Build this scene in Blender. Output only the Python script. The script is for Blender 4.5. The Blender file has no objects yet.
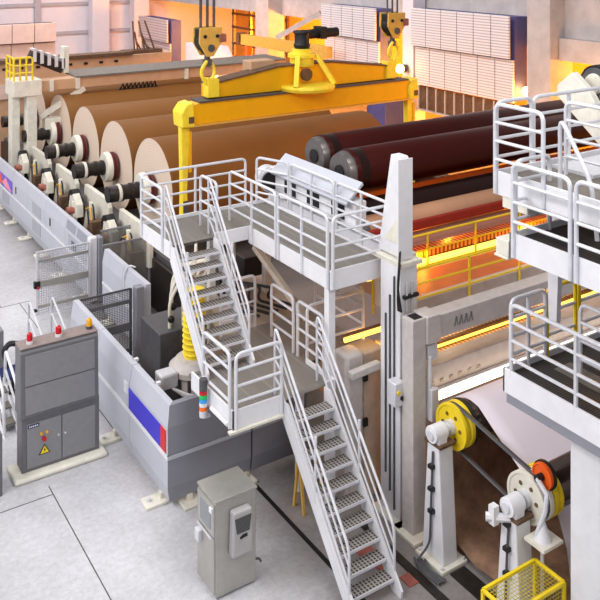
import bpy, math, random
from mathutils import Vector, Matrix
random.seed(7)
SC = bpy.context.scene
COL = SC.collection
pi = math.pi
W = {}                       # world origin of every thing

# ------------------------------------------------------------------ materials
def lin(c):
    c = c / 255.0
    return c / 12.92 if c <= 0.04045 else ((c + 0.055) / 1.055) ** 2.4

def mat(name, rgb, rough=0.55, metal=0.0, var=0.10, scale=6.0, emit=None, alpha=None, bump=0.0, spec=0.4):
    m = bpy.data.materials.new(name); m.use_nodes = True
    nt = m.node_tree; b = nt.nodes['Principled BSDF']
    col = (lin(rgb[0]), lin(rgb[1]), lin(rgb[2]), 1)
    b.inputs['Base Color'].default_value = col
    b.inputs['Roughness'].default_value = rough
    b.inputs['Metallic'].default_value = metal
    b.inputs['Specular IOR Level'].default_value = spec
    if var > 0 or bump > 0:
        tc = nt.nodes.new('ShaderNodeTexCoord')
        nz = nt.nodes.new('ShaderNodeTexNoise'); nz.inputs['Scale'].default_value = scale
        nz.inputs['Detail'].default_value = 6; nz.inputs['Roughness'].default_value = 0.65
        nt.links.new(tc.outputs['Object'], nz.inputs['Vector'])
    if var > 0:
        r = nt.nodes.new('ShaderNodeValToRGB')
        r.color_ramp.elements[0].position = 0.3; r.color_ramp.elements[1].position = 0.7
        r.color_ramp.elements[0].color = tuple(c * (1 - var * 1.6) for c in col[:3]) + (1,)
        r.color_ramp.elements[1].color = tuple(min(1, c * (1 + var * 0.6)) for c in col[:3]) + (1,)
        nt.links.new(nz.outputs['Fac'], r.inputs['Fac']); nt.links.new(r.outputs['Color'], b.inputs['Base Color'])
    if bump > 0:
        bp = nt.nodes.new('ShaderNodeBump'); bp.inputs['Strength'].default_value = bump; bp.inputs['Distance'].default_value = 0.05
        nt.links.new(nz.outputs['Fac'], bp.inputs['Height']); nt.links.new(bp.outputs['Normal'], b.inputs['Normal'])
    if emit:
        b.inputs['Emission Color'].default_value = (lin(emit[0]), lin(emit[1]), lin(emit[2]), 1)
        b.inputs['Emission Strength'].default_value = emit[3]
    if alpha is not None:
        b.inputs['Alpha'].default_value = alpha
    return m

def stripes(name, ca, cb, axis, freq, duty=0.5, rough=0.5, metal=0.0, axis2=None, freq2=0, duty2=0.5):
    """two-colour hard stripes along an object axis (optionally a grid of two axes)"""
    m = bpy.data.materials.new(name); m.use_nodes = True
    nt = m.node_tree; b = nt.nodes['Principled BSDF']; L = nt.links.new
    b.inputs['Roughness'].default_value = rough; b.inputs['Metallic'].default_value = metal
    tc = nt.nodes.new('ShaderNodeTexCoord'); sx = nt.nodes.new('ShaderNodeSeparateXYZ'); L(tc.outputs['Object'], sx.inputs[0])
    def mask(ax, fr, du):
        a = nt.nodes.new('ShaderNodeMath'); a.operation = 'MULTIPLY'; a.inputs[1].default_value = fr; L(sx.outputs[ax], a.inputs[0])
        f = nt.nodes.new('ShaderNodeMath'); f.operation = 'FRACT'; L(a.outputs[0], f.inputs[0])
        g = nt.nodes.new('ShaderNodeMath'); g.operation = 'LESS_THAN'; g.inputs[1].default_value = du; L(f.outputs[0], g.inputs[0])
        return g
    k = mask(axis, freq, duty)
    if axis2 is not None:
        k2 = mask(axis2, freq2, duty2)
        mx = nt.nodes.new('ShaderNodeMath'); mx.operation = 'MAXIMUM'; L(k.outputs[0], mx.inputs[0]); L(k2.outputs[0], mx.inputs[1]); k = mx
    mix = nt.nodes.new('ShaderNodeMix'); mix.data_type = 'RGBA'
    mix.inputs[6].default_value = tuple(lin(c) for c in cb) + (1,)
    mix.inputs[7].default_value = tuple(lin(c) for c in ca) + (1,)
    L(k.outputs[0], mix.inputs[0]); L(mix.outputs[2], b.inputs['Base Color'])
    return m

def mesh_mat(name, rgb, ax1, ax2, fr, duty):
    """wire mesh: wires opaque, holes open"""
    m = stripes(name, rgb, rgb, ax1, fr, duty, 0.5, 0.2, ax2, fr, duty)
    nt = m.node_tree; b = nt.nodes['Principled BSDF']
    mx = [n for n in nt.nodes if n.type == 'MATH' and n.operation == 'MAXIMUM'][0]
    nt.links.new(mx.outputs[0], b.inputs['Alpha'])
    return m

def glass_mat(name, rgb, alpha):
    m = bpy.data.materials.new(name); m.use_nodes = True
    nt = m.node_tree; out = nt.nodes['Material Output']; b = nt.nodes['Principled BSDF']
    b.inputs['Base Color'].default_value = tuple(lin(c) for c in rgb) + (1,); b.inputs['Roughness'].default_value = 0.12
    t = nt.nodes.new('ShaderNodeBsdfTransparent'); mix = nt.nodes.new('ShaderNodeMixShader'); mix.inputs[0].default_value = alpha
    nt.links.new(t.outputs[0], mix.inputs[1]); nt.links.new(b.outputs[0], mix.inputs[2]); nt.links.new(mix.outputs[0], out.inputs['Surface'])
    return m

def ring_mat(name, ca, cb):
    """wound paper seen end-on: fine concentric rings about the object x axis"""
    m = bpy.data.materials.new(name); m.use_nodes = True
    nt = m.node_tree; b = nt.nodes['Principled BSDF']; b.inputs['Roughness'].default_value = 0.85; L = nt.links.new
    tc = nt.nodes.new('ShaderNodeTexCoord'); wv = nt.nodes.new('ShaderNodeTexWave')
    wv.wave_type = 'RINGS'; wv.rings_direction = 'X'; wv.inputs['Scale'].default_value = 3.2; wv.inputs['Distortion'].default_value = 1.0
    wv.inputs['Detail'].default_value = 3; wv.inputs['Detail Scale'].default_value = 0.6
    L(tc.outputs['Object'], wv.inputs['Vector'])
    mix = nt.nodes.new('ShaderNodeMix'); mix.data_type = 'RGBA'
    mix.inputs[6].default_value = tuple(lin(c) for c in ca) + (1,); mix.inputs[7].default_value = tuple(lin(c) for c in cb) + (1,)
    L(wv.outputs['Fac'], mix.inputs[0]); L(mix.outputs[2], b.inputs['Base Color'])
    return m

M = dict(
    white=mat('white_paint', (226, 226, 230), 0.45, 0, 0.05, 3),
    cream=mat('cream_paint', (226, 222, 208), 0.5, 0, 0.10, 4),
    galv=mat('galvanised_tube', (214, 215, 221), 0.4, 0.12, 0.06, 8),
    fence=mat('pale_grey_panel', (188, 191, 201), 0.5, 0, 0.03, 2),
    fence_d=mat('grey_panel', (138, 139, 148), 0.5, 0, 0.04, 2),
    steelbox=mat('brushed_cabinet', (140, 140, 142), 0.42, 0.35, 0.06, 9),
    steelbox_d=mat('cabinet_edge', (112, 112, 116), 0.5, 0.3, 0.06, 9),
    stainless=mat('stainless', (176, 174, 168), 0.32, 0.55, 0.06, 5),
    grey=mat('machine_grey', (196, 190, 187), 0.5, 0, 0.10, 5),
    dgrey=mat('dark_grey', (84, 84, 88), 0.5, 0.1, 0.15, 6),
    black=mat('black_rubber', (26, 25, 26), 0.5, 0, 0.15, 8),
    grease=mat('greasy_dark_steel', (56, 50, 46), 0.4, 0.4, 0.3, 10),
    kraft=mat('kraft_paper', (130, 85, 36), 0.62, 0, 0.06, 0.8, spec=0.3),
    kraft_w=mat('crumpled_kraft_paper', (146, 112, 88), 0.7, 0, 0.3, 3, bump=0.8),
    roll=mat('dark_maroon_roll', (58, 12, 6), 0.3, 0.0, 0.10, 1.5, spec=0.2),
    roll_dk=mat('black_brown_roll', (36, 16, 12), 0.3, 0.0, 0.12, 1.5, spec=0.25),
    chrome=mat('chromed_roll', (112, 96, 90), 0.2, 0.9, 0.04, 3),
    red=mat('red_oxide_paint', (150, 34, 22), 0.5, 0, 0.12, 5),
    brick=mat('red_floor_plate', (150, 84, 74), 0.8, 0, 0.15, 8),
    maroon=mat('maroon_friction', (92, 30, 34), 0.55, 0, 0.1, 8),
    copper=mat('copper_red_motor', (170, 104, 88), 0.5, 0.1, 0.2, 8),
    yellow=mat('crane_yellow', (240, 178, 12), 0.42, 0, 0.04, 3),
    lyellow=mat('bright_yellow', (250, 224, 60), 0.45, 0, 0.08, 5),
    ryellow=mat('rail_yellow', (238, 208, 34), 0.4, 0, 0.06, 6),
    hook=mat('hook_block_ochre', (224, 176, 80), 0.5, 0, 0.1, 6),
    orange=mat('orange_wheel', (238, 96, 24), 0.45, 0, 0.05, 6),
    paper=mat('white_paper', (226, 216, 224), 0.7, 0, 0.02, 1.0, spec=0.2),
    blue=mat('banner_blue', (66, 58, 196), 0.5, 0, 0.02, 2),
    signred=mat('banner_red', (206, 44, 48), 0.5, 0, 0.02, 2),
    bluebox=mat('blue_enamel', (84, 84, 140), 0.5, 0, 0.12, 2),
    concrete=mat('wall_concrete', (198, 190, 188), 0.85, 0, 0.12, 1.5),
    clad=mat('pale_wall_cladding', (236, 228, 234), 0.6, 0, 0.04, 0.6),
    pinkbox=mat('pale_pink_enamel', (214, 188, 178), 0.55, 0, 0.08, 2),
    tan=mat('tan_enamel', (206, 166, 132), 0.55, 0, 0.08, 2),
    rust=mat('rusty_steel', (112, 86, 66), 0.7, 0.2, 0.25, 6),
    deckgrey=mat('walkway_plate', (126, 120, 112), 0.7, 0.1, 0.2, 8),
    beige=mat('beige_sole_plate', (186, 172, 156), 0.7, 0, 0.15, 3),
    redlens=mat('red_lens', (190, 20, 34), 0.2, 0, 0.0),
    amberlens=mat('amber_lens', (226, 160, 16), 0.2, 0, 0.0),
    green=mat('green_lens', (30, 190, 90), 0.25, 0, 0.0),
    cyan=mat('blue_lens', (60, 160, 230), 0.25, 0, 0.0),
    olens=mat('orange_lens', (236, 110, 20), 0.25, 0, 0.0),
    navy=mat('navy_cloth', (34, 44, 92), 0.8, 0, 0.2, 10),
    lamp_w=mat('warm_tube', (255, 240, 220), 0.4, 0, 0, emit=(255, 232, 200, 4)),
    lamp_y=mat('amber_tube', (255, 210, 120), 0.4, 0, 0, emit=(255, 190, 74, 3.2)),
    lamp_o=mat('sodium_lens', (255, 220, 160), 0.4, 0, 0, emit=(255, 190, 90, 40)),
    glass=glass_mat('smoked_pane', (128, 126, 122), 0.55),
    wire=mesh_mat('wire_mesh_grey', (110, 108, 112), 0, 2, 22, 0.34),
    wire2=mesh_mat('wire_mesh_pale', (196, 196, 204), 0, 2, 14, 0.30),
    wirey=mesh_mat('wire_mesh_yellow', (190, 168, 50), 0, 1, 17, 0.2),
    grate=stripes('bar_grating', (160, 154, 146), (80, 74, 68), 1, 33, 0.5, 0.6, 0.2, 0, 2.0, 0.03),
    grate_d=stripes('dark_bar_grating', (84, 80, 76), (36, 34, 33), 1, 24, 0.35, 0.6, 0.2, 0, 2.0, 0.04),
    tread=stripes('tread_grating', (168, 163, 158), (66, 60, 56), 0, 14, 0.4, 0.6, 0.2, 1, 16, 0.25),
    louvre=stripes('louvre_slats', (232, 226, 228), (186, 178, 182), 2, 8.0, 0.6, 0.5),
    ring=ring_mat('wound_paper_edge', (224, 204, 186), (211, 190, 170)),
)
# concrete floor: pale, mottled, browner towards the machine pit
def floor_mat():
    m = bpy.data.materials.new('floor_concrete'); m.use_nodes = True
    nt = m.node_tree; b = nt.nodes['Principled BSDF']; L = nt.links.new; b.inputs['Roughness'].default_value = 0.55
    tc = nt.nodes.new('ShaderNodeTexCoord')
    def noise(s, d=8, r=0.6):
        n = nt.nodes.new('ShaderNodeTexNoise'); n.inputs['Scale'].default_value = s; n.inputs['Detail'].default_value = d; n.inputs['Roughness'].default_value = r
        L(tc.outputs['Object'], n.inputs['Vector']); return n
    n1 = noise(0.5); n2 = noise(9, 10, 0.75)
    r1 = nt.nodes.new('ShaderNodeValToRGB'); e = r1.color_ramp.elements
    e[0].position = 0.3; e[0].color = (lin(184), lin(184), lin(188), 1); e[1].position = 0.7; e[1].color = (lin(212), lin(213), lin(218), 1)
    L(n1.outputs['Fac'], r1.inputs['Fac'])
    r2 = nt.nodes.new('ShaderNodeValToRGB'); e = r2.color_ramp.elements
    e[0].position = 0.35; e[0].color = (0.72, 0.71, 0.70, 1); e[1].position = 0.65; e[1].color = (1, 1, 1, 1)
    L(n2.outputs['Fac'], r2.inputs['Fac'])
    mx = nt.nodes.new('ShaderNodeMix'); mx.data_type = 'RGBA'; mx.blend_type = 'MULTIPLY'; mx.inputs[0].default_value = 0.8
    L(r1.outputs[0], mx.inputs[6]); L(r2.outputs[0], mx.inputs[7])
    # grime near the machine (x > 7.4): a worn, oily working area
    sx = nt.nodes.new('ShaderNodeSeparateXYZ'); L(tc.outputs['Object'], sx.inputs[0])
    n3 = noise(0.9, 6, 0.6)
    ad = nt.nodes.new('ShaderNodeMath'); ad.operation = 'MULTIPLY_ADD'; ad.inputs[1].default_value = 2.2; L(n3.outputs['Fac'], ad.inputs[0]); L(sx.outputs[0], ad.inputs[2])
    mr = nt.nodes.new('ShaderNodeMapRange'); mr.inputs[1].default_value = 8.0; mr.inputs[2].default_value = 10.4; L(ad.outputs[0], mr.inputs[0])
    mx2 = nt.nodes.new('ShaderNodeMix'); mx2.data_type = 'RGBA'; mx2.blend_type = 'MULTIPLY'
    mx2.inputs[7].default_value = (0.40, 0.365, 0.335, 1)
    L(mr.outputs[0], mx2.inputs[0]); L(mx.outputs[2], mx2.inputs[6]); L(mx2.outputs[2], b.inputs['Base Color'])
    return m
M['floor'] = floor_mat()

# ------------------------------------------------------------------ mesh builder
class MB:
    def __init__(s): s.v = []; s.f = []; s.m = []
    def add(s, vs, fs, mi=0):
        o = len(s.v); s.v += [Vector(v) for v in vs]
        for f in fs: s.f.append(tuple(o + i for i in f)); s.m.append(mi)
        return s
    def box(s, x0, y0, z0, x1, y1, z1, mi=0):
        x0, x1 = sorted((x0, x1)); y0, y1 = sorted((y0, y1)); z0, z1 = sorted((z0, z1))
        vs = [(x0,y0,z0),(x1,y0,z0),(x1,y1,z0),(x0,y1,z0),(x0,y0,z1),(x1,y0,z1),(x1,y1,z1),(x0,y1,z1)]
        return s.add(vs, [(0,3,2,1),(4,5,6,7),(0,1,5,4),(1,2,6,5),(2,3,7,6),(3,0,4,7)], mi)
    def prism(s, poly, axis, a, b, mi=0):
        """poly of (u,v): axis x -> (y,z), y -> (x,z), z -> (x,y)"""
        def P(u, v, t): return {'x': (t,u,v), 'y': (u,t,v), 'z': (u,v,t)}[axis]
        n = len(poly)
        vs = [P(u, v, a) for u, v in poly] + [P(u, v, b) for u, v in poly]
        fs = [tuple(range(n)), tuple(range(2*n-1, n-1, -1))] + [(i, i+n, (i+1) % n + n, (i+1) % n) for i in range(n)]
        return s.add(vs, fs, mi)
    def bar(s, p, q, w, h, mi=0):
        p, q = Vector(p), Vector(q); d = (q - p).normalized()
        side = d.cross(Vector((0,0,1)))
        side = Vector((1,0,0)) if side.length < 1e-4 else side.normalized()
        up = side.cross(d).normalized()
        vs = []
        for c in (p, q):
            for a, b in ((-1,-1),(1,-1),(1,1),(-1,1)): vs.append(c + side*a*w/2 + up*b*h/2)
        return s.add(vs, [(0,1,2,3),(7,6,5,4),(0,4,5,1),(1,5,6,2),(2,6,7,3),(3,7,4,0)], mi)
    def tube(s, pts, r, n=8, mi=0):
        pts = [Vector(p) for p in pts]; rings = []
        d0 = (pts[1] - pts[0]).normalized()
        ref = Vector((0,0,1)) if abs(d0.z) < 0.9 else Vector((1,0,0))
        u = d0.cross(ref).normalized()
        o = len(s.v)
        for i, p in enumerate(pts):
            if i == 0: d = d0
            elif i == len(pts) - 1: d = (pts[i] - pts[i-1]).normalized()
            else: d = ((pts[i+1] - p).normalized() + (p - pts[i-1]).normalized()); d = d.normalized() if d.length > 1e-6 else (pts[i]-pts[i-1]).normalized()
            u = (u - d * u.dot(d)); u = u.normalized() if u.length > 1e-6 else d.orthogonal().normalized()
            w = d.cross(u)
            for k in range(n):
                a = 2*pi*k/n; s.v.append(p + u*math.cos(a)*r + w*math.sin(a)*r)
        for i in range(len(pts)-1):
            for k in range(n):
                a = o+i*n+k; b = o+i*n+(k+1) % n
                s.f.append((a, b, b+n, a+n)); s.m.append(mi)
        s.f.append(tuple(o+k for k in range(n-1, -1, -1))); s.m.append(mi)
        e = o+(len(pts)-1)*n; s.f.append(tuple(e+k for k in range(n))); s.m.append(mi)
        return s
    def lathe(s, prof, org, axis, n=32, mi=0, capmi=None):
        """prof: list of (t, r) along axis from org"""
        org = Vector(org); ax = Vector(axis).normalized()
        u = ax.orthogonal().normalized(); w = ax.cross(u); o = len(s.v)
        for t, r in prof:
            for k in range(n):
                a = 2*pi*k/n; s.v.append(org + ax*t + u*math.cos(a)*r + w*math.sin(a)*r)
        for i in range(len(prof)-1):
            mm = mi
            if capmi is not None and abs(prof[i][0]-prof[i+1][0]) < 1e-5: mm = capmi
            for k in range(n):
                a = o+i*n+k; b = o+i*n+(k+1) % n
                s.f.append((a, b, b+n, a+n)); s.m.append(mm)
        cm = mi if capmi is None else capmi
        s.f.append(tuple(o+k for k in range(n-1, -1, -1))); s.m.append(cm)
        e = o+(len(prof)-1)*n; s.f.append(tuple(e+k for k in range(n))); s.m.append(cm)
        return s
    def cyl(s, p, q, r, n=20, mi=0, capmi=None):
        p, q = Vector(p), Vector(q)
        return s.lathe([(0, r), ((q-p).length, r)], p, q-p, n, mi, capmi)
    def sphere(s, c, r, n=14, mi=0, z0=-1.0, sq=1.0):
        k = 8; prof = []
        for i in range(k+1):
            a = math.asin(z0) + (pi/2 - math.asin(z0))*i/k
            prof.append((math.sin(a)*r*sq, max(math.cos(a)*r, 1e-4)))
        return s.lathe(prof, c, (0,0,1), n, mi)

def build(mb, name, m, parent=None, bevel=0.0, smooth=True, label=None, loc=None):
    if parent is not None: org = W[parent]
    elif loc is not None: org = Vector(loc)
    else:
        xs = [v.x for v in mb.v]; ys = [v.y for v in mb.v]; zs = [v.z for v in mb.v]
        org = Vector(((min(xs)+max(xs))/2, (min(ys)+max(ys))/2, min(zs)))
    me = bpy.data.meshes.new(name)
    me.from_pydata([tuple(v - org) for v in mb.v], [], mb.f)
    for x in (m if isinstance(m, (list, tuple)) else [m]): me.materials.append(x)
    for p, i in zip(me.polygons, mb.m): p.material_index = i
    import bmesh
    bm = bmesh.new(); bm.from_mesh(me); bmesh.ops.recalc_face_normals(bm, faces=bm.faces[:]); bm.to_mesh(me); bm.free()
    if smooth:
        for p in me.polygons: p.use_smooth = True
        me.set_sharp_from_angle(angle=math.radians(38))
    o = bpy.data.objects.new(name, me); COL.objects.link(o)
    if parent is not None: o.parent = parent
    else: o.location = org
    W[o] = org
    if bevel:
        b = o.modifiers.new('bevel', 'BEVEL'); b.width = bevel; b.segments = 2; b.limit_method = 'ANGLE'; b.angle_limit = math.radians(40)
    if label: o['label'] = label
    return o

def tag(o, label, cat, group=None):
    o['label'] = label; o['category'] = cat
    if group: o['group'] = group
    return o

def thing(name, label, cat, loc, group=None):
    o = bpy.data.objects.new(name, None); COL.objects.link(o); o.location = loc; o.empty_display_size = 0.2
    W[o] = Vector(loc); return tag(o, label, cat, group)

def one(mb, name, m, label, cat, group=None, **k):
    return tag(build(mb, name, m, **k), label, cat, group)

def struct(mb, name, m, **k):
    o = build(mb, name, m, **k); o['kind'] = 'structure'; return o

def dup(root, loc, label, group=None):
    def cp(o, parent):
        c = o.copy(); COL.objects.link(c); c.parent = parent
        W[c] = W[o]
        for ch in list(o.children): cp(ch, c)
        return c
    r = cp(root, None); r.location = loc; r['label'] = label
    if group: r['group'] = group
    return r

def fillet(pts, r, n=5):
    pts = [Vector(p) for p in pts]; out = [pts[0]]
    for i in range(1, len(pts)-1):
        a, b, c = pts[i-1], pts[i], pts[i+1]
        d1 = (a-b); d2 = (c-b); rr = min(r, d1.length*0.45, d2.length*0.45)
        p, q = b + d1.normalized()*rr, b + d2.normalized()*rr
        for k in range(n+1):
            t = k/n; out.append(p*(1-t)*(1-t) + b*2*t*(1-t) + q*t*t)
    out.append(pts[-1]); return out

# ------------------------------------------------------------------ guard rails, stairs, platforms
RT = 0.033
def guardrail(parent, p, q, z, h=1.15, mids=3, posts=0, m=None, drop=0.2, r=RT, hook=True):
    """rounded tube loop from p to q (xy) standing on deck height z"""
    m = m or M['galv']
    a, b = Vector((p[0], p[1], z-drop)), Vector((q[0], q[1], z-drop))
    top = Vector((0, 0, h+drop))
    g = build(MB().tube(fillet([a, a+top, b+top, b], 0.14), r), 'guardrail', m, parent)
    for k in range(mids):
        zz = Vector((0, 0, drop + h*(k+1)/(mids+1)))
        build(MB().tube([a+zz, b+zz], r*0.82), 'mid_rail', m, g)
    for k in range(posts):
        c = a.lerp(b, (k+1)/(posts+1))
        build(MB().tube([c, c+top], r), 'post', m, g)
    return g

def stairs(name, label, x0, x1, yt, zt, yb, zb, n, rail_h=1.2):
    t = thing(name, label, 'staircase', ((x0+x1)/2, yb, zb))
    for x, s in ((x0, -1), (x1, 1)):
        w = 0.045
        poly = [(yt+0.02, zt), (yt+0.02, zt-0.32), (yb+0.12, zb), (yb-0.12, zb), (yb-0.14, zb+0.12), (yt-0.16, zt)]
        build(MB().prism(poly, 'x', x, x+s*w), 'stringer', M['white'], t)
    for k in range(1, n):
        f = k/n; y = yt+(yb-yt)*f; z = zt+(zb-zt)*f
        b = MB().box(x0+0.005, y-0.13, z-0.035, x1-0.005, y+0.13, z)
        o = build(b, 'tread', M['tread'], t)
        build(MB().box(x0+0.005, y-0.15, z-0.045, x1-0.005, y-0.131, z+0.004), 'nosing', M['galv'], o)
    for x in (x0-0.03, x1+0.03):
        A = Vector((x, yt, zt)); B = Vector((x, yb, zb))
        d = B - A
        up = Vector((0, 0, 1))
        h = rail_h
        p0, p1 = A+Vector((0, 0.30, 0)), A+Vector((0, 0.30, h+0.10))
        p2, p3 = B+up*(h*0.9)+Vector((0, 0.08, 0)), B+Vector((0, 0.08, 0.05))
        g = build(MB().tube(fillet([p0, p1, p2, p3], 0.16), RT*0.78), 'handrail', M['galv'], t)
        for k in (1, 2, 3):
            q = fillet([p0.lerp(p1, 1-k*0.25)+Vector((0, 0, 0)), p0.lerp(p1, 1-k*0.25)+Vector((0, -0.16, -0.08)), p2-up*h*0.245*k], 0.1)
            build(MB().tube(q, RT*0.6), 'mid_rail', M['galv'], g)
        for f in (0.5,):
            c = A.lerp(B, f); build(MB().tube([c, c+up*h*0.97], RT*0.8), 'post', M['galv'], g)
    return t

# ================================================================== THE SETTING
fl = struct(MB().box(-14, -2, -0.3, 46, 74, 0), 'floor', M['floor'], loc=(0, 0, 0), smooth=False)
struct(MB().box(-14, 66, 0, 36.4, 66.4, 17), 'wall_far', M['clad'], smooth=False)
wr = MB()
wr.box(27.8, 24.0, 6.9, 28.2, 66, 17); wr.box(27.9, -2, 7.3, 28.2, 24.0, 17)
struct(wr, 'wall_right', M['concrete'], smooth=False)
struct(MB().box(36, -2, 0, 36.4, 74, 17), 'wall_back', mat('glow_tinted_hall_wall', (222, 164, 76), 0.7, 0, 0.15, 0.8), smooth=False)  # orange glow of the hall lamps is put into the base colour
struct(MB().box(27.5, 10, 6.5, 28.3, 22.85, 7.4), 'trim_1', M['concrete'], smooth=False)
# floor joints
for i, (x0, y0, x1, y1, w) in enumerate([(5.05, 10, 5.05, 17.2, .02), (-2, 26.6, 7.2, 26.6, .025), (6.35, 26.6, 6.35, 44, .02), (6.9, 18.4, 6.9, 26.6, .02), (8.62, 9.2, 8.62, 14.9, .09), (1.0, 16.9, 5.05, 16.9, .02)]):
    b = MB()
    if abs(x0-x1) < 1e-6: b.box(x0-w/2, y0, 0.0, x0+w/2, y1, 0.004)
    else: b.box(x0, y0-w/2, 0.0, x1, y0+w/2, 0.004)
    struct(b, 'trim_%d' % (i+2), M['dgrey'] if w < .05 else M['black'], smooth=False)
# ribs and girts of the far wall
b = MB()
for x in (8.2, 13.0, 18.2, 23.5): b.box(x, 65.7, 0, x+0.5, 66, 17)
for z in (2.2, 4.3, 6.6): b.box(-10, 65.8, z, 27, 66, z+0.25)
struct(b, 'trim_20', mat('grey_wall_rib', (186, 180, 188), 0.6, 0, 0.06, 2), smooth=False)

def column(name, x0, y0, x1, y1, z1, m, label):
    return one(MB().box(x0, y0, 0, x1, y1, z1), name, m, label, 'column', bevel=0.02, smooth=False)
column('building_column', 27.0, 22.9, 28.4, 24.1, 16, M['concrete'], 'broad concrete column rising right of the louvred panels, nearest of the hall columns')
column('building_column', 26.9, 31.2, 27.7, 32.0, 16, M['clad'], 'slim white column with glowing lamp beside the crane beam end')
column('building_column', 26.8, 44.8, 28.0, 46.4, 16, M['concrete'], 'grey concrete column behind the yellow jib beam')
column('building_column', 22.4, 64.5, 23.8, 65.5, 16, M['clad'], 'white column on the far wall behind the tan hood')
column('building_column', 25.9, 64.5, 27.2, 65.5, 16, M['clad'], 'white column in the far corner beside the pink louvred unit')

# louvred units on the walls
def louvre_unit(label, x0, x1, y0, y1, zb, zm, zt, n, m, along, dark=None):
    t = thing('louvre_unit', label, 'louvre unit', ((x0+x1)/2, (y0+y1)/2, zb), 'louvred units on the hall walls')
    for a, c in ((zb, zm-0.04), (zm+0.04, zt)):
        off = 0 if a == zb else -0.25
        for k in range(n):
            if along == 'y':
                u0 = y0+(y1-y0)*k/n; u1 = y0+(y1-y0)*(k+1)/n-0.04
                bb = MB().box(x0+off, u0, a, x0+0.12+off, u1, c)
            else:
                u0 = x0+(x1-x0)*k/n; u1 = x0+(x1-x0)*(k+1)/n-0.04
                bb = MB().box(u0, y0+off, a, u1, y0+0.12+off, c)
            build(bb, 'louvre_panel', m, t, bevel=0.02, smooth=False)
    zc = zb+0.1 if zt > 7 else 0.0
    bk = MB().box(x0+0.13, y0, zc, x1, y1, zt-0.05) if along == 'y' else MB().box(x0, y0+0.13, zc, x1, y1, zt-0.05)
    build(bk, 'casing', dark or M['bluebox'], t, smooth=False)
    return t
LV = M['louvre']
louvre_unit('bank of white slatted louvres in two tiers above the brown panels', 26.9, 27.78, 24.8, 31.1, 4.5, 6.35, 8.2, 6, LV, 'y')
louvre_unit('dull white two-tier louvre bank between the hook block and grey column', 26.9, 27.78, 33.9, 38.8, 3.6, 6.3, 8.0, 5, LV, 'y')
louvre_unit('small pink slatted unit in the far corner above the tan hood end', 25.3, 26.2, 56.2, 61.6, 2.4, 4.2, 5.9, 4, stripes('pink_slats', (224, 196, 192), (186, 160, 156), 2, 5, 0.6), 'y')
louvre_unit('wide pink two-tier panel unit on the far wall at top left', 9.0, 15.7, 52, 53.2, 4.0, 5.3, 6.5, 5, M['pinkbox'], 'x', M['dgrey'])
t = thing('vent_panel_row', 'row of brown framed panels under the white louvres', 'panel', (25.9, 27.6, 3.6))
build(MB().box(27.15, 24.8, 3.3, 27.3, 31.1, 4.4), 'backing', M['rust'], t, smooth=False)
for k in range(11):
    build(MB().box(27.08, 24.8+k*0.62, 3.3, 27.15, 24.86+k*0.62, 4.4), 'mullion', M['grey'], t, smooth=False)
build(MB().box(27.05, 24.8, 3.22, 27.35, 31.15, 3.3), 'sill', M['grey'], t, smooth=False)
# low orange-lit screens behind the crane
t = thing('blue_cabinet', 'tall blue cabinet of two stacked units under the crane beam end', 'cabinet', (24.8, 30.6, 0))
build(MB().box(24.2, 30.0, 0, 25.4, 31.4, 2.6), 'lower_unit', M['bluebox'], t, bevel=0.03)
build(MB().box(24.2, 30.0, 2.64, 25.4, 31.4, 4.3), 'upper_unit', M['bluebox'], t, bevel=0.03)
build(MB().box(24.15, 30.2, 2.5, 24.2, 31.2, 2.56), 'handle', M['galv'], t)
# sodium lamps on the hall columns
def lamp_fix(x, y, z, label):
    t = thing('wall_lamp', label, 'lamp', (x, y, z), 'glowing lamps on the hall columns')
    build(MB().box(x-0.05, y-0.15, z-0.18, x+0.3, y+0.15, z+0.18), 'housing', M['dgrey'], t, bevel=0.03)
    build(MB().sphere((x-0.1, y, z), 0.22, 14), 'lens', M['lamp_o'], t)
lamp_fix(26.5, 31.6, 5.2, 'glowing lamp on the white column beside the crane beam end')
lamp_fix(27.5, 24.45, 5.0, 'glowing lamp between the white louvres and the broad concrete column')

t = thing('pipe_rack', 'dark pipe rack in the glowing hall left of the grey concrete column', 'rack', (30, 51, 0))
for y in (47.5, 50.0, 52.5, 55.0): build(MB().box(29.9, y, 0, 30.1, y+0.2, 6.6), 'upright', M['rust'], t)
for z in (2.6, 4.0, 5.2, 6.2): build(MB().box(29.85, 47.4, z, 30.0, 55.2, z+0.14), 'shelf_pipe', M['rust'], t)
t = thing('pipe_rack', 'dark pipe rack in the glowing hall right of the broad concrete column', 'rack', (30, 19, 0))
for y in (17.6, 19.8, 21.4): build(MB().box(29.9, y, 0, 30.1, y+0.16, 6.4), 'upright', M['rust'], t)
for z in (3.6, 5.0): build(MB().box(29.85, 14, z, 30.0, 22.4, z+0.1), 'shelf_pipe', M['rust'], t)
one(MB().prism([(45.8, 0), (45.8, 3.6), (47.0, 4.9), (50.4, 4.9), (50.4, 0)], 'x', 23.8, 25.2), 'pulp_casing', M['white'], 'pale sloping machine casing beyond the left hook block', 'casing', bevel=0.04)

# yellow jib beam beyond the crane
t = thing('jib_beam', 'long yellow jib beam on a bracket behind the crane motor', 'beam', (25, 42, 5.5))
build(MB().bar((25.0, 44.8, 5.55), (25.6, 36.4, 5.55), 0.35, 0.62), 'beam', M['hook'], t, bevel=0.02)
build(MB().bar((25.4, 41.5, 5.9), (27.2, 39.6, 7.4), 0.25, 0.3), 'bracket', M['concrete'], t)
build(MB().bar((25.05, 44.2, 3.4), (25.05, 44.2, 5.25), 0.3, 0.3), 'hanger', M['orange'], t)
build(MB().bar((24.98, 45.1, 5.6), (25.0, 44.8, 5.6), 0.6, 0.7), 'end_stop', M['rust'], t)

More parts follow.
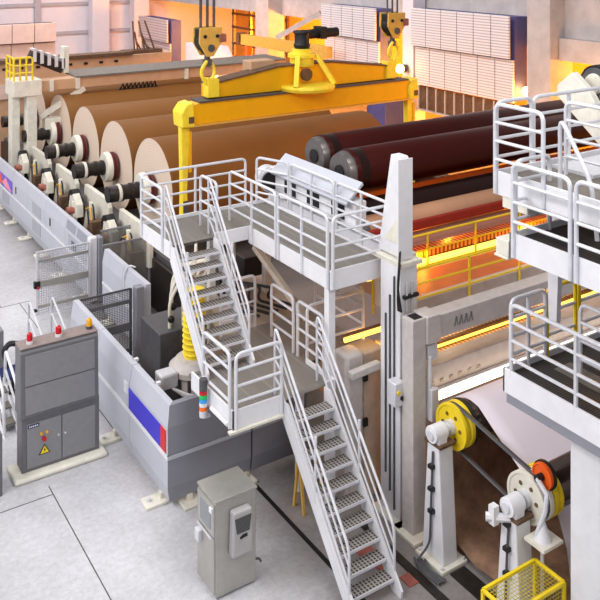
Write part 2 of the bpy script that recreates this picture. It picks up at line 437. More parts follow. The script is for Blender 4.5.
# ================================================================== REEL END (far left)
t = thing('machine_hood', 'long tan enclosure with a row of bolts behind the reel gantry', 'hood', (14, 45.5, 0))
build(MB().box(3.0, 44.0, 0, 19.9, 45.2, 5.2), 'casing', M['tan'], t, bevel=0.03, smooth=False)
build(MB().box(2.8, 43.8, 5.2, 17.5, 44.7, 5.38), 'roof_plate', M['rust'], t, smooth=False)
for k in range(11):
    build(MB().box(8.0+k*0.85, 43.94, 4.85, 8.2+k*0.85, 44.0, 4.97), 'vent_slot', M['black'], t, smooth=False)
for x in (9.5, 12.0, 14.5, 17.2): build(MB().box(x, 43.8, 3.4, x+2.0, 44, 4.15), 'hatch', M['pinkbox'], t, bevel=0.02, smooth=False)
b = MB()
for k in range(7): b.tube([(17.8+k*0.2, 44.3, 5.35), (17.8+k*0.12, 44.6, 7.0-(k % 3)*0.6)], 0.05, 6)
b.box(17.2, 44.1, 5.2, 19.4, 44.9, 5.4)
build(b, 'pipe_cluster', M['rust'], t)
gt = thing('reel_gantry', 'cream portal frame over the farthest big rolls with yellow top railing', 'gantry', (9.9, 38, 0))
build(MB().box(9.42, 37.6, 0, 9.78, 38.2, 4.7), 'column', M['cream'], gt, bevel=0.03, smooth=False)
build(MB().box(9.98, 37.2, 0, 10.42, 37.8, 4.7), 'column', M['cream'], gt, bevel=0.03, smooth=False)
build(MB().box(9.36, 37.1, 4.6, 10.6, 38.5, 5.3), 'head_block', M['cream'], gt, bevel=0.03, smooth=False)
build(MB().box(10.6, 37.4, 4.72, 23.5, 38.2, 5.2), 'cross_beam', M['tan'], gt, bevel=0.03, smooth=False)
build(MB().box(12.2, 37.3, 5.2, 23.5, 39.6, 5.28), 'top_flange', M['deckgrey'], gt, smooth=False)
for x in (11.0, 12.2, 17.6): build(MB().box(x, 37.3, 4.7, x+0.18, 37.4, 5.2), 'stiffener', M['cream'], gt, smooth=False)
build(MB().bar((10.6, 37.4, 3.6), (12.6, 37.4, 4.7), 0.2, 0.22), 'brace', M['cream'], gt)
build(MB().box(10.8, 37.3, 3.0, 12.5, 37.8, 3.5), 'side_arm', M['cream'], gt, bevel=0.02)
guardrail(gt, (9.4, 37.15), (10.2, 37.15), 5.3, 1.0, 2, 2, M['ryellow'], 0, 0.045)
guardrail(gt, (9.4, 38.4), (9.4, 37.2), 5.3, 1.0, 2, 1, M['ryellow'], 0, 0.045)
b = MB()
for k in range(9): b.tube([(14.3+k*0.2, 37.35, 4.5), (14.4+k*0.2, 37.25, 4.75), (14.5+k*0.2, 37.35, 4.5)], 0.05, 6)
b.tube([(14.2, 37.33, 4.48), (16.2, 37.33, 4.48)], 0.03, 6)
one(b, 'hose_loops', M['black'], 'row of short black hose loops hanging under the gantry cross beam', 'hose')
t = thing('lift_mechanism', 'slanting steel screw mechanism on top of the gantry head', 'mechanism', (11.0, 38.9, 5.35))
build(MB().bar((10.5, 38.8, 6.2), (12.0, 38.8, 5.5), 0.5, 0.5), 'screw_housing', M['grease'], t, bevel=0.02)
for k in range(5): build(MB().box(10.6+k*0.33, 38.5, 5.9-k*0.1, 10.75+k*0.33, 39.1, 6.5-k*0.13), 'flange', M['galv'], t)
build(MB().box(12.0, 38.5, 5.28, 12.25, 39.1, 6.5), 'end_post', M['cream'], t, bevel=0.02)

# ================================================================== PARENT ROLLS
RZ, RR = 2.8, 1.68
def paper_roll(y, label):
    t = thing('paper_roll', label, 'paper roll', (16, y, RZ-RR), 'big brown paper rolls in the roll store')
    W[t] = Vector((16, y, RZ)); t.location = (16, y, RZ)
    build(MB().lathe([(0, 0.25), (0, RR-0.01), (0.01, RR), (9.19, RR), (9.2, RR-0.01), (9.2, 0.25)], (11.5, y, RZ), (1, 0, 0), 96, 0, 1), 'wound_paper', [M['kraft'], M['ring']], t)
    sh = build(MB().lathe([(0, .24), (0.05, .27), (0.35, .27), (0.36, .23), (0.42, .23), (0.43, .29), (0.5, .29), (0.51, .25), (0.75, .25), (0.76, .28), (0.86, .28), (0.87, .25), (1.0, .25), (1.01, .28), (1.1, .28), (1.11, .2), (1.6, .2)], (9.9, y, RZ), (1, 0, 0), 24), 'spool_shaft', M['grease'], t)
    build(MB().lathe([(0, .30), (0.03, .31), (0.07, .31), (0.1, .30)], (10.22, y, RZ), (1, 0, 0), 24), 'collar', M['cream'], sh)
    build(MB().lathe([(0, .28), (0.005, .24), (0.2, .22)], (9.88, y, RZ), (1, 0, 0), 24), 'end_cap', M['black'], sh)
    d = build(MB().lathe([(0, .2), (0, .52), (0.1, .56), (0.2, .56)], (11.02, y, RZ), (1, 0, 0), 32), 'disc_rim', M['cream'], t)
    build(MB().lathe([(0, .54), (0.07, .54), (0.08, .5), (0.1, .5), (0.11, .54), (0.2, .54)], (11.22, y, RZ), (1, 0, 0), 32), 'friction_disc', M['maroon'], d)
    build(MB().cyl((20.7, y, RZ), (22.2, y, RZ), 0.25), 'spool_end', M['grease'], t)
    return t
rolls = ['biggest brown paper roll, nearest of the row, under the yellow crane', 'second brown paper roll from the crane, half hidden behind the nearest',
         'third brown paper roll from the crane in the row', 'fourth brown paper roll, its edge beside the gantry column', 'farthest brown paper roll, sliver seen beyond the gantry columns']
for i, y in enumerate((27.0, 30.5, 34.0, 37.5, 41.2)):
    o = paper_roll(y, rolls[0]) if i == 0 else dup(r0, (16, y, RZ), rolls[i], 'big brown paper rolls in the roll store')
    if i == 0: r0 = o
# support rails and stands for the rolls
t = thing('roll_store_rail', 'dark steel rail beam carrying the big rolls at the near side', 'rail', (10.6, 32, 0))
build(MB().box(10.25, 21.5, 0, 11.1, 43, 1.5), 'beam', M['grease'], t, bevel=0.03, smooth=False)
build(MB().box(10.4, 22.5, 1.5, 10.95, 43, 1.65), 'rail_head', M['dgrey'], t, smooth=False)
one(MB().box(21.3, 21.5, 0, 22.0, 43, 2.5), 'roll_store_rail', M['grease'], 'dark steel rail beam carrying the far ends of the big rolls', 'rail')
def stand(y, label, i):
    t = thing('roll_stand', label, 'stand', (10.2, y, 0), 'white bearing stands along the paper rolls')
    W[t] = Vector((10.2, y, 0))
    build(MB().prism([(y-2.9, 1.2), (y-2.9, 2.15), (y-2.65, 2.4), (y-0.4, 2.4), (y-0.3, 1.9), (y-0.6, 1.0)], 'x', 10.15, 10.3), 'bearing_plate', M['cream'], t, bevel=0.02, smooth=False)
    a = build(MB().bar((9.55, y-1.15, 0.3), (9.6, y-0.9, 2.0), 0.16, 0.3), 'lock_arm', M['cream'], t, bevel=0.02)
    build(MB().bar((9.5, y-0.4, 0.2), (9.7, y-0.5, 2.1), 0.14, 0.22), 'lock_arm', M['cream'], t, bevel=0.02)
    build(MB().cyl((9.3, y-1.0, 1.7), (9.6, y-1.0, 1.7), 0.14, 20), 'arm_motor', M['copper'], t)
    build(MB().prism([(y-1.35, 1.5), (y-1.3, 1.95), (y-0.9, 2.25), (y-0.6, 2.1), (y-0.65, 1.5)], 'x', 9.55, 9.8), 'gear_cover', M['cream'], t, bevel=0.02, smooth=False)
    build(MB().lathe([(0, .36), (0.28, .36)], (9.6, y-0.55, 1.95), (1, 0, 0), 24), 'drive_tyre', M['black'], t)
    b = MB()
    for k in range(4):
        b.tube(fillet([(9.3+0.1*k, y-1.2+0.3*k, 0.1), (9.4+0.1*k, y-1.3+0.35*k, 1.0+0.1*k), (9.75, y-0.9+0.2*k, 1.5), (10.0, y-0.8+0.2*k, 0.7)], 0.2, 4), 0.03, 6)
    build(b, 'hoses', M['black'], t)
    build(MB().bar((9.75, y-2.3, 0.4), (9.85, y-2.0, 2.2), 0.14, 0.26), 'clamp_arm', M['cream'], t, bevel=0.02)
    build(MB().bar((9.7, y-1.6, 0.4), (9.8, y-1.9, 1.9), 0.12, 0.2), 'clamp_arm', M['beige'], t, bevel=0.02)
    build(MB().box(9.6, y-2.7, 0.3, 10.1, y-2.35, 1.7), 'valve_block', M['rust'], t, bevel=0.02)
    for k in range(3): build(MB().tube(fillet([(9.6+.1*k, y-2.5, 1.6), (9.65+.1*k, y-2.2, 2.0+.1*k), (9.8, y-1.5, 1.8), (9.9, y-1.1, 1.2)], 0.2, 4), 0.03, 6), 'hose', M['hook'] if k == 1 else M['black'], t)
    b = MB()
    for k in range(3): b.box(9.3+0.2*k, y-1.5+0.6*k, 0, 9.42+0.2*k, y-1.35+0.6*k, 1.2)
    b.box(9.25, y-1.6, 0.5, 9.9, y+0.5, 0.62); b.box(9.25, y-1.6, 0, 9.9, y+0.8, 0.2)
    build(b, 'base_frame', M['rust'], t)
    return t
sl = ['white bearing stand under the nearest roll shaft behind the smoked panels', 'white bearing stand at the second paper roll from the crane', 'white bearing stand at the third paper roll from the crane',
      'white bearing stand beside the gantry columns']
for i, y in enumerate((27.0, 30.5, 34.0, 37.5)):
    o = stand(y, sl[0], i) if i == 0 else dup(s0, (10.2, y, 0), sl[i], 'white bearing stands along the paper rolls')
    if i == 0: s0 = o

# ================================================================== YELLOW CRANE SPREADER
CY = 24.5
cr = thing('lifting_beam', 'yellow two-level crane lifting beam over the nearest paper roll', 'crane', (16, CY, 2.3))
build(MB().prism([(11.6, 5.42), (11.6, 6.02), (11.9, 6.1), (20.7, 6.1), (20.95, 5.9), (21.0, 5.5), (20.8, 5.42)], 'y', CY-0.3, CY+0.3), 'lower_beam', M['yellow'], cr, bevel=0.02, smooth=False)
build(MB().box(11.6, CY-0.34, 5.36, 20.9, CY+0.34, 5.42), 'bottom_flange', M['hook'], cr, smooth=False)
build(MB().box(11.9, CY-0.36, 6.1, 20.6, CY+0.36, 6.16), 'top_flange', M['dgrey'], cr, smooth=False)
build(MB().prism([(12.35, 6.18), (12.35, 6.62), (15.0, 7.0), (17.2, 7.0), (20.2, 6.62), (20.2, 6.18)], 'y', CY-0.1, CY+0.45), 'upper_beam', M['yellow'], cr, bevel=0.02, smooth=False)
b = MB()
for p, q in (((12.35, 6.63), (15.0, 7.02)), ((15.0, 7.02), (17.2, 7.02)), ((17.2, 7.02), (20.2, 6.64))):
    b.bar((p[0], CY+0.17, p[1]), (q[0], CY+0.17, q[1]), 0.66, 0.05)
build(b, 'upper_flange', M['rust'], cr, smooth=False)
for x, s in ((11.5, -1), (20.85, 1)):
    e = build(MB().prism([(x-0.2, 5.36), (x-0.24, 5.85), (x-0.05, 6.1), (x+0.2, 6.16), (x+0.24, 5.36)], 'y', CY-0.36, CY+0.34), 'end_fitting', M['lyellow'], cr, bevel=0.05, smooth=False)
    build(MB().box(x+0.02, CY-0.38, 5.5, x+0.2, CY-0.36, 5.7), 'plate_mark', M['rust'], e)
    l = MB().prism([(x-0.15, 5.4), (x-0.12, 4.2), (x-0.10, 3.3), (x-0.12, 2.35), (x+0.1, 2.35), (x+0.06, 3.3), (x+0.1, 4.2), (x+0.15, 5.4)], 'y', CY-0.16, CY+0.1)
    l = build(l, 'hook_leg', M['lyellow'], cr, bevel=0.02, smooth=False)
    build(MB().box(x+0.11, CY-0.19, 3.9, x+0.2, CY-0.14, 5.2), 'guide_bar', M['yellow'], l)
    build(MB().box(x-0.08, CY-0.18, 2.5, x+0.1, CY-0.14, 3.0), 'latch', M['dgrey'], l)
    build(MB().tube(fillet([(x, CY, 2.45), (x-0.05, CY, 2.0), (x+0.2, CY, 1.95), (x+0.35, CY, 2.3)], 0.2), 0.07), 'hook_tip', M['lyellow'], l)
tt = build(MB().lathe([(0, 0.95), (0.1, 1.0), (0.2, 0.95)], (16.1, CY-0.2, 6.16), (0, 0, 1), 40), 'turntable', M['lyellow'], cr)
for x in (15.3, 16.9): build(MB().bar((x, CY-0.75, 6.35), (16.1+(x-16.1)*0.5, CY-0.25, 7.3), 0.16, 0.14), 'stay', M['lyellow'], tt)
build(MB().lathe([(0, .42), (.28, .42), (.3, .5), (.42, .5), (.44, .35), (.6, .35)], (16.1, CY+0.1, 6.95), (0, 0, 1), 28), 'slew_gearbox', M['lyellow'], cr)
mo = build(MB().lathe([(0, .26), (.12, .3), (.2, .26), (.5, .26), (.55, .33), (.62, .3)], (16.1, CY+0.1, 7.55), (0, 0, 1), 24), 'slew_motor', M['black'], cr)
build(MB().cyl((16.1, CY+0.1, 8.02), (17.6, CY+0.1, 8.05), 0.17).box(16.75, CY-0.15, 7.85, 17.0, CY+0.35, 8.28), 'motor_drum', M['black'], mo)
build(MB().box(14.15, CY+0.3, 6.6, 15.1, CY+0.9, 7.2), 'control_box', M['tan'], cr, bevel=0.03)
build(MB().lathe([(0, .22), (.12, .22)], (15.95, CY-0.35, 6.7), (0, -1, 0), 20), 'slew_wheel', M['rust'], cr)
for x, zz in ((12.5, 6.55), (19.95, 6.55)):
    build(MB().prism([(x-0.22, 6.2), (x-0.22, 6.85), (x+0.2, 6.8), (x+0.22, 6.2)], 'y', CY-0.18, CY+0.18), 'lift_lug', M['lyellow'], cr, bevel=0.03, smooth=False)

def hook_block(x, label):
    t = thing('hook_block', label, 'hook block', (x, CY, 6.8), 'ochre crane hook blocks hanging on ropes')
    W[t] = Vector((x, CY, 6.8))
    z = 7.55
    for y in (CY-0.28, CY+0.2):
        build(MB().prism([(x-0.4, z+0.95), (x-0.42, z+0.45), (x-0.15, z), (x+0.1, z), (x+0.4, z+0.45), (x+0.42, z+0.95)], 'y', y, y+0.08), 'side_plate', M['hook'], t, bevel=0.03, smooth=False)
    build(MB().cyl((x, CY-0.2, z+0.5), (x, CY+0.2, z+0.5), 0.38, 28), 'sheave', M['black'], t)
    for dx, dz in ((-0.22, 0.66), (0.22, 0.66)): build(MB().cyl((x+dx, CY-0.31, z+dz), (x+dx, CY-0.27, z+dz), 0.06), 'bolt', M['black'], t)
    build(MB().cyl((x, CY-0.32, z+0.28), (x, CY-0.27, z+0.28), 0.12), 'pin', M['dgrey'], t)
    build(MB().prism([(x-0.36, z+0.9), (x-0.36, z+0.5), (x-0.1, z+0.06), (x+0.14, z+0.06), (x+0.45, z+0.5), (x+0.45, z+0.9)], 'y', CY-0.19, CY+0.19), 'inner_frame', M['black'], t, bevel=0.02)
    build(MB().box(x+0.3, CY-0.32, z+0.45, x+0.55, CY+0.3, z+0.72), 'end_plate', M['copper'], t, bevel=0.03)
    build(MB().cyl((x, CY, z-0.25), (x, CY, z+0.1), 0.1).cyl((x, CY, z-0.3), (x, CY, z-0.12), 0.16), 'swivel', M['dgrey'], t)
    for s in (-1, 1):
        pts = [(x+s*0.06+s*0.2*math.sin(pi*k/10), CY-0.05+s*0.05, z-0.15-0.75*k/10) for k in range(11)]
        build(MB().tube(pts, 0.06), 'hook', M['lyellow'], t)
    for k in range(6):
        xx = x-0.3+0.12*k
        build(MB().tube([(xx, CY-0.08+0.16*(k % 2), z+0.8), (xx, CY-0.08+0.16*(k % 2), 16)], 0.03, 6), 'rope', M['dgrey'], t)
    return t
h0 = hook_block(12.35, 'left ochre crane hook block on steel ropes over the lifting beam')
dup(h0, (20.1, CY, 6.95), 'right ochre crane hook block in front of the louvre bank')

# ================================================================== SAFETY BARRIERS
PROF = [(0.07, 0.16), (0.0, 0.48), (0.0, 1.02), (0.05, 1.06), (0.0, 1.12), (0.0, 1.66), (0.07, 2.05), (0.2, 2.05), (0.2, 0.16)]
def barrier_y(label, x, y0, y1, n, feet, gap=0.02, mitre=False):
    t = thing('safety_barrier', label, 'barrier', (x+0.1, (y0+y1)/2, 0))
    for k in range(n):
        a = y0+(y1-y0)*k/n; c = y0+(y1-y0)*(k+1)/n-gap
        pm = MB().prism([(x+u, v) for u, v in PROF], 'y', a, c)
        if mitre and k == 0:
            for i, (u, v) in enumerate(PROF): pm.v[i].y = a + u
        build(pm, 'panel', M['fence'], t, smooth=False)
        build(MB().box(x-0.012, a, 1.03, x+0.05, c, 1.10), 'ledge_strip', M['white'], t, smooth=False)
    for k in range(feet):
        y = y0+0.45+(y1-y0-0.9)*k/max(1, feet-1)
        f = build(MB().box(x-0.32, y-0.18, 0, x+0.15, y+0.18, 0.06), 'foot', M['cream'], t, bevel=0.015)
        build(MB().box(x+0.02, y-0.06, 0.06, x+0.14, y+0.06, 0.18), 'foot_bolt', M['cream'], f)
        build(MB().cyl((x-0.2, y, 0.06), (x-0.2, y, 0.12), 0.045, 10), 'anchor_bolt', M['galv'], f)
    return t
s1 = barrier_y('long pale grey safety barrier running along the big paper rolls', 8.7, 25.5, 41.5, 7, 8)
for y in (26.3, 30.6, 35.1):
    for z0, z1 in ((1.2, 1.62), (0.55, 0.98)):
        build(MB().box(8.685, y, z0, 8.70, y+1.1, z1), 'vent_grille', mat('vent_grille', (172, 174, 182), 0.6, 0, 0.1, 30), s1, smooth=False)
for y in (25.7, 26.75): build(MB().prism([(8.69+0.018, 1.72), (8.69+0.068, 2.0), (8.70+0.07, 2.0), (8.70+0.02, 1.72)], 'y', y, y+0.95), 'top_grille', mat('top_grille', (150, 154, 164), 0.6, 0, 0.1, 30), s1, smooth=False)
# small upright dark lettering strokes and signs
b = MB()
for k in range(3): b.box(8.672, 26.62+k*0.16, 1.24, 8.684, 26.70+k*0.16, 1.5)
build(b, 'lettering', mat('ink_blue', (60, 84, 120), 0.6, 0, 0), s1, smooth=False)
for y in (29.4, 34.0): build(MB().box(8.685, y, 1.3, 8.70, y+0.14, 1.56), 'notice', M['dgrey'], s1, smooth=False)
pic = build(MB().box(8.68, 34.6, 1.15, 8.70, 37.4, 1.64), 'banner', mat('banner_violet', (120, 96, 208), 0.5, 0, 0.25, 1.5), s1, smooth=False, label='violet and orange picture banner')
b = MB().prism([(34.7, 1.2), (35.6, 1.6), (36.2, 1.3), (35.6, 1.2)], 'x', 8.672, 8.68)
build(b, 'banner_motif', mat('banner_pink', (240, 150, 170), 0.5, 0, 0.1, 3), pic, smooth=False)
b = MB().prism([(36.2, 1.2), (36.4, 1.6), (37.3, 1.6), (37.3, 1.25)], 'x', 8.672, 8.68)
build(b, 'banner_motif', M['orange'], pic, smooth=False)
build(MB().box(8.68, 25.28, 0.05, 8.95, 25.5, 2.07), 'end_post', M['white'], s1, bevel=0.05)
build(MB().box(8.95, 25.2, 0.05, 9.1, 25.55, 2.05), 'end_post', M['fence_d'], s1, bevel=0.02)

s2 = barrier_y('short pale grey safety barrier between the open gate and the mesh gate', 8.7, 21.0, 24.2, 2, 2)
build(MB().tube(fillet([(8.72, 22.4, 1.2), (8.68, 22.4, 1.9), (8.8, 22.3, 2.16), (8.95, 22.2, 2.1)], 0.15), 0.022), 'cable_loop', M['galv'], s2)
s3 = barrier_y('pale grey safety barrier with blue and red sign beside the control cabinet', 6.75, 15.1, 21.1, 3, 3, mitre=True)
build(MB().box(6.735, 15.42, 1.14, 6.75, 17.1, 1.58), 'sign_field', M['blue'], s3, smooth=False, label='blue sign field')
build(MB().box(6.735, 15.17, 1.14, 6.75, 15.42, 1.58), 'sign_end', M['signred'], s3, smooth=False, label='red sign end')
build(MB().box(6.735, 17.2, 1.40, 6.75, 17.38, 1.64), 'notice', M['white'], s3, smooth=False, label='small white notice')
for k, y in enumerate((17.3, 16.1)):
    build(MB().box(6.93, y, 2.0, 7.05, y+0.08, 2.05), 'bracket', M['white'], s3)
s4 = thing('safety_barrier', 'grey safety barrier along the front under the stair landing', 'barrier', (8.6, 15.4, 0))
for a, c in ((6.75, 8.62), (8.66, 10.35)):
    pm = MB().prism([(15.1+u, v) for u, v in PROF], 'x', a, c)
    if a < 7:
        for i, (u, v) in enumerate(PROF): pm.v[i].x = a + u
    build(pm, 'panel', M['fence_d'], s4, smooth=False)
    build(MB().box(a, 15.085, 1.03, c, 15.15, 1.10), 'ledge_strip', M['fence'], s4, smooth=False)
for x in (7.25, 8.5, 10.1):
    f = build(MB().box(x-0.2, 14.95, 0, x+0.2, 15.35, 0.06), 'foot', M['cream'], s4, bevel=0.015)
    build(MB().box(x-0.06, 15.14, 0.06, x+0.06, 15.26, 0.18), 'foot_bolt', M['cream'], f)

# open mesh gate
g = thing('mesh_gate', 'pale mesh gate standing open beside the end of the long barrier', 'gate', (8.6, 25.2, 0))
fr = MB()
for x in (7.05, 8.62): fr.box(x-0.03, 25.17, 0.1, x+0.03, 25.23, 2.0)
for z in (0.12, 1.98): fr.box(7.05, 25.18, z-0.02, 8.62, 25.22, z+0.02)
build(fr, 'frame', M['galv'], g, bevel=0.005)
build(MB().box(7.08, 25.199, 0.12, 8.6, 25.201, 1.98), 'mesh_infill', M['wire2'], g, smooth=False)
for z, h in ((1.72, 0.07), (1.02, 0.2), (0.36, 0.08)): build(MB().box(7.08, 25.15, z-h/2, 8.6, 25.19, z+h/2), 'cross_rail', M['stainless'], g, bevel=0.005)
build(MB().box(6.95, 25.12, 0.92, 7.13, 25.24, 1.12), 'latch', M['black'], g, bevel=0.01)
build(MB().box(7.03, 25.1, 0.9, 7.1, 25.12, 0.98), 'latch_tab', M['signred'], g)
build(MB().cyl((6.96, 25.2, 0.25), (7.05, 25.2, 0.25), 0.05), 'gate_stop', M['black'], g)
# closed mesh gate
g = thing('mesh_gate', 'dark mesh gate closed between the two barriers behind the control cabinet', 'gate', (7.8, 21.05, 0))
fr = MB()
for x in (6.92, 8.35): fr.box(x-0.03, 21.02, 0.15, x+0.03, 21.08, 2.03)
for z in (0.2, 2.02): fr.box(6.92, 21.03, z-0.025, 8.35, 21.07, z+0.025)
build(fr, 'frame', M['dgrey'], g, bevel=0.005)
build(MB().box(6.95, 21.049, 0.2, 8.33, 21.051, 2.0), 'mesh_infill', M['wire'], g, smooth=False)
for z, h in ((1.72, 0.09), (1.05, 0.2), (0.42, 0.1)): build(MB().box(6.95, 21.0, z-h/2, 8.33, 21.04, z+h/2), 'cross_rail', M['steelbox_d'], g, bevel=0.005)
build(MB().box(8.42, 20.85, 0, 8.66, 21.1, 2.08), 'gate_post', M['fence_d'], g, bevel=0.02)
# smoked transparent panels
for (y, x0, x1, lab) in ((25.6, 9.15, 10.2, 'smoked transparent guard panel behind the long barrier end'), (24.3, 8.75, 10.2, 'smoked transparent guard panel at the far end of the short barrier')):
    t = thing('guard_panel', lab, 'panel', (x0, y, 0))
    build(MB().box(x0, y-0.01, 0.1, x1, y+0.01, 2.1), 'pane', M['glass'], t, smooth=False)
    build(MB().box(x0, y-0.02, 2.1, x1, y+0.02, 2.14), 'top_edge', M['fence_d'], t)
    build(MB().box(x1, y-0.06, 0, x1+0.12, y+0.06, 2.14), 'post', M['fence_d'], t, bevel=0.01)

# ================================================================== CONTROL CABINETS
c = thing('control_cabinet', 'wide grey control cabinet with red and amber beacons on top', 'cabinet', (5.4, 18.0, 0))
build(MB().prism([(4.45, 17.5), (6.42, 17.5), (6.42, 18.2), (4.45, 18.2)], 'z', 0, 0.12), 'plinth', M['cream'], c, bevel=0.05)
build(MB().box(4.64, 17.7, 0.12, 6.3, 18.1, 1.28), 'lower_casing', M['steelbox_d'], c, bevel=0.015, smooth=False)
for i, (a, z) in enumerate(((4.74, 5.46), (5.48, 6.2))):
    d = build(MB().box(a, 17.675, 0.2, z, 17.705, 1.12), 'door', M['steelbox'], c, bevel=0.006, smooth=False)
    build(MB().cyl((5.4 if i == 0 else 5.54, 17.66, 0.72), (5.4 if i == 0 else 5.54, 17.68, 0.72), 0.02, 10), 'lock', M['galv'], d)
    if i == 0:
        build(MB().box(4.76, 17.668, 1.03, 4.99, 17.676, 1.10), 'name_plate', M['navy'], d)
        b = MB()
        for k in range(5): b.box(4.78+0.04*k, 17.664, 1.05, 4.805+0.04*k, 17.668, 1.08)
        build(b, 'plate_lettering', M['white'], d)
        for x in (5.03, 5.15): build(MB().cyl((x, 17.65, 0.86), (x, 17.68, 0.86), 0.03, 12), 'indicator', M['amberlens'], d)
        build(MB().cyl((5.09, 17.63, 0.74), (5.09, 17.68, 0.74), 0.045, 14), 'stop_button', M['redlens'], d)
        tr = build(MB().prism([(4.98, 0.42), (5.22, 0.42), (5.10, 0.62)], 'y', 17.664, 17.676), 'warning_sign', M['black'], d, smooth=False)
        build(MB().prism([(5.01, 0.437), (5.19, 0.437), (5.10, 0.59)], 'y', 17.66, 17.664), 'warning_field', M['ryellow'], tr, smooth=False)
        build(MB().prism([(5.11, 0.56), (5.08, 0.50), (5.10, 0.50), (5.09, 0.45), (5.125, 0.515), (5.105, 0.515)], 'y', 17.656, 17.66), 'bolt_mark', M['black'], tr, smooth=False)
up = MB().prism([(17.62, 1.28), (17.66, 2.62), (17.72, 2.7), (18.08, 2.7), (18.1, 1.28)], 'x', 4.6, 6.26)
build(up, 'upper_casing', M['steelbox_d'], c, bevel=0.012, smooth=False)
for z0, z1, dy in ((1.36, 1.92, -0.006), (1.95, 2.56, 0.008)):
    p = build(MB().prism([(17.602+dy, z0), (17.62+dy+0.01, z1), (17.66, z1), (17.66, z0)], 'x', 4.69, 6.17), 'front_panel', M['steelbox'], c, bevel=0.006, smooth=False)
build(MB().box(4.6, 17.66, 2.7, 6.26, 18.1, 2.73), 'top_cover', mat('brown_top_cover', (142, 128, 124), 0.6, 0.1, 0.1, 4), c, bevel=0.01, smooth=False)
for x, k in ((4.84, 'redlens'), (5.45, 'redlens'), (6.12, 'amberlens')):
    be = build(MB().cyl((x, 17.85, 2.73), (x, 17.85, 2.79), 0.07, 16), 'beacon', M['white'] if k == 'redlens' else M['dgrey'], c, label='red beacon' if k == 'redlens' else 'amber beacon')
    build(MB().lathe([(0, .062), (.1, .062), (.14, .05), (.165, .025), (.17, .004)], (x, 17.85, 2.79), (0, 0, 1), 16), 'lens', M[k], be)

c = thing('electrical_cabinet', 'narrow stainless electrical cabinet with cooling unit at the front barrier', 'cabinet', (6.9, 12.9, 0))
X0, X1, Y0, Y1 = 6.52, 7.3, 12.62, 13.28
build(MB().box(X0, Y0, 0.04, X1, Y1, 1.64), 'casing', M['stainless'], c, bevel=0.01, smooth=False)
build(MB().box(X0-0.02, Y0-0.02, 1.64, X1+0.02, Y1+0.02, 1.68), 'roof', M['stainless'], c, bevel=0.01, smooth=False)
d = build(MB().box(X0-0.03, Y0+0.02, 0.1, X0, Y1-0.02, 1.03), 'lower_door', M['stainless'], c, bevel=0.006, smooth=False)
build(MB().box(X0-0.045, Y0+0.1, 0.99, X0-0.03, Y1-0.02, 1.02), 'handle', M['galv'], d)
d = build(MB().box(X0-0.03, Y0+0.02, 1.06, X0, Y1-0.02, 1.60), 'upper_door', M['stainless'], c, bevel=0.006, smooth=False)
build(MB().box(X0-0.036, Y0+0.14, 1.14, X0-0.03, Y1-0.14, 1.5), 'window', mat('screen_glass', (128, 134, 138), 0.15, 0, 0.05), d, smooth=False)
build(MB().box(X0-0.06, Y0+0.05, 1.46, X0-0.03, Y0+0.14, 1.54), 'lock', M['white'], d)
build(MB().box(X0-0.1, Y1-0.2, 0.75, X0-0.02, Y1-0.05, 0.95), 'socket_box', M['galv'], c, bevel=0.01)
ac = build(MB().prism([(6.76, 0.7), (6.78, 1.46), (7.14, 1.46), (7.16, 0.7)], 'y', Y0-0.16, Y0), 'cooling_unit', mat('cooler_grey', (176, 174, 174), 0.5, 0.1, 0.04), c, bevel=0.03, smooth=False)
build(MB().prism([(6.84, 1.1), (6.80, 1.36), (7.12, 1.36), (7.08, 1.1)], 'y', Y0-0.17, Y0-0.155), 'grille', stripes('cooler_grille', (40, 40, 42), (96, 96, 98), 2, 34, 0.5), ac, smooth=False)
b = MB().box(6.90, Y0-0.172, 1.0, 6.95, Y0-0.16, 1.04).box(6.94, Y0-0.172, 1.01, 7.04, Y0-0.16, 1.06)
build(b, 'unit_mark', M['black'], ac, smooth=False)
build(MB().tube(fillet([(X1, Y0+0.1, 0.35), (X1+0.1, Y0+0.05, 0.35), (X1+0.12, Y0+0.02, 0.3)], 0.05), 0.02), 'drain_pipe', M['dgrey'], c)

# left edge cluster
one(MB().box(3.2, 17.4, 0, 4.18, 18.2, 1.25), 'side_cabinet', M['steelbox_d'], 'plain grey cabinet cut off by the left picture edge near the floor', 'cabinet', bevel=0.02)
one(MB().prism([(4.2, 22.0), (5.32, 22.0), (5.32, 22.8), (4.2, 22.8)], 'z', 0, 1.3), 'side_cabinet', M['steelbox'], 'grey desk cabinet at the left edge beyond the black chair', 'cabinet', bevel=0.03)
t = thing('office_chair', 'black chair with dark blue seat beside the left edge cabinet', 'chair', (5.4, 21.3, 0))
build(MB().tube(fillet([(5.30, 21.5, 0.55), (5.22, 21.6, 0.98), (5.36, 21.65, 1.10), (5.56, 21.6, 1.06)], 0.12), 0.07), 'backrest', M['black'], t)
build(MB().box(5.05, 21.0, 0.46, 5.68, 21.6, 0.58), 'seat', M['navy'], t, bevel=0.04)
build(MB().cyl((5.36, 21.3, 0.05), (5.36, 21.3, 0.46), 0.04).box(5.06, 21.26, 0.0, 5.66, 21.34, 0.07).box(5.32, 21.0, 0.0, 5.40, 21.6, 0.07), 'base', M['black'], t)
t = thing('step_ladder', 'white tube-railed steps at the left edge beside the control cabinet', 'steps', (4.85, 19.6, 0))
for x in (4.70, 5.02):
    build(MB().tube(fillet([(x, 20.7, 0.4), (x, 20.6, 1.45), (x, 19.5, 1.0), (x, 19.4, 0.1)], 0.14), 0.035), 'handrail', M['white'], t)
    build(MB().tube([(x, 20.6, 0.95), (x, 19.45, 0.5)], 0.028), 'mid_rail', M['white'], t)
    build(MB().prism([(20.8, 0.7), (20.8, 0.45), (19.8, 0), (19.4, 0)], 'x', x-0.02, x+0.02), 'stringer', M['white'], t)
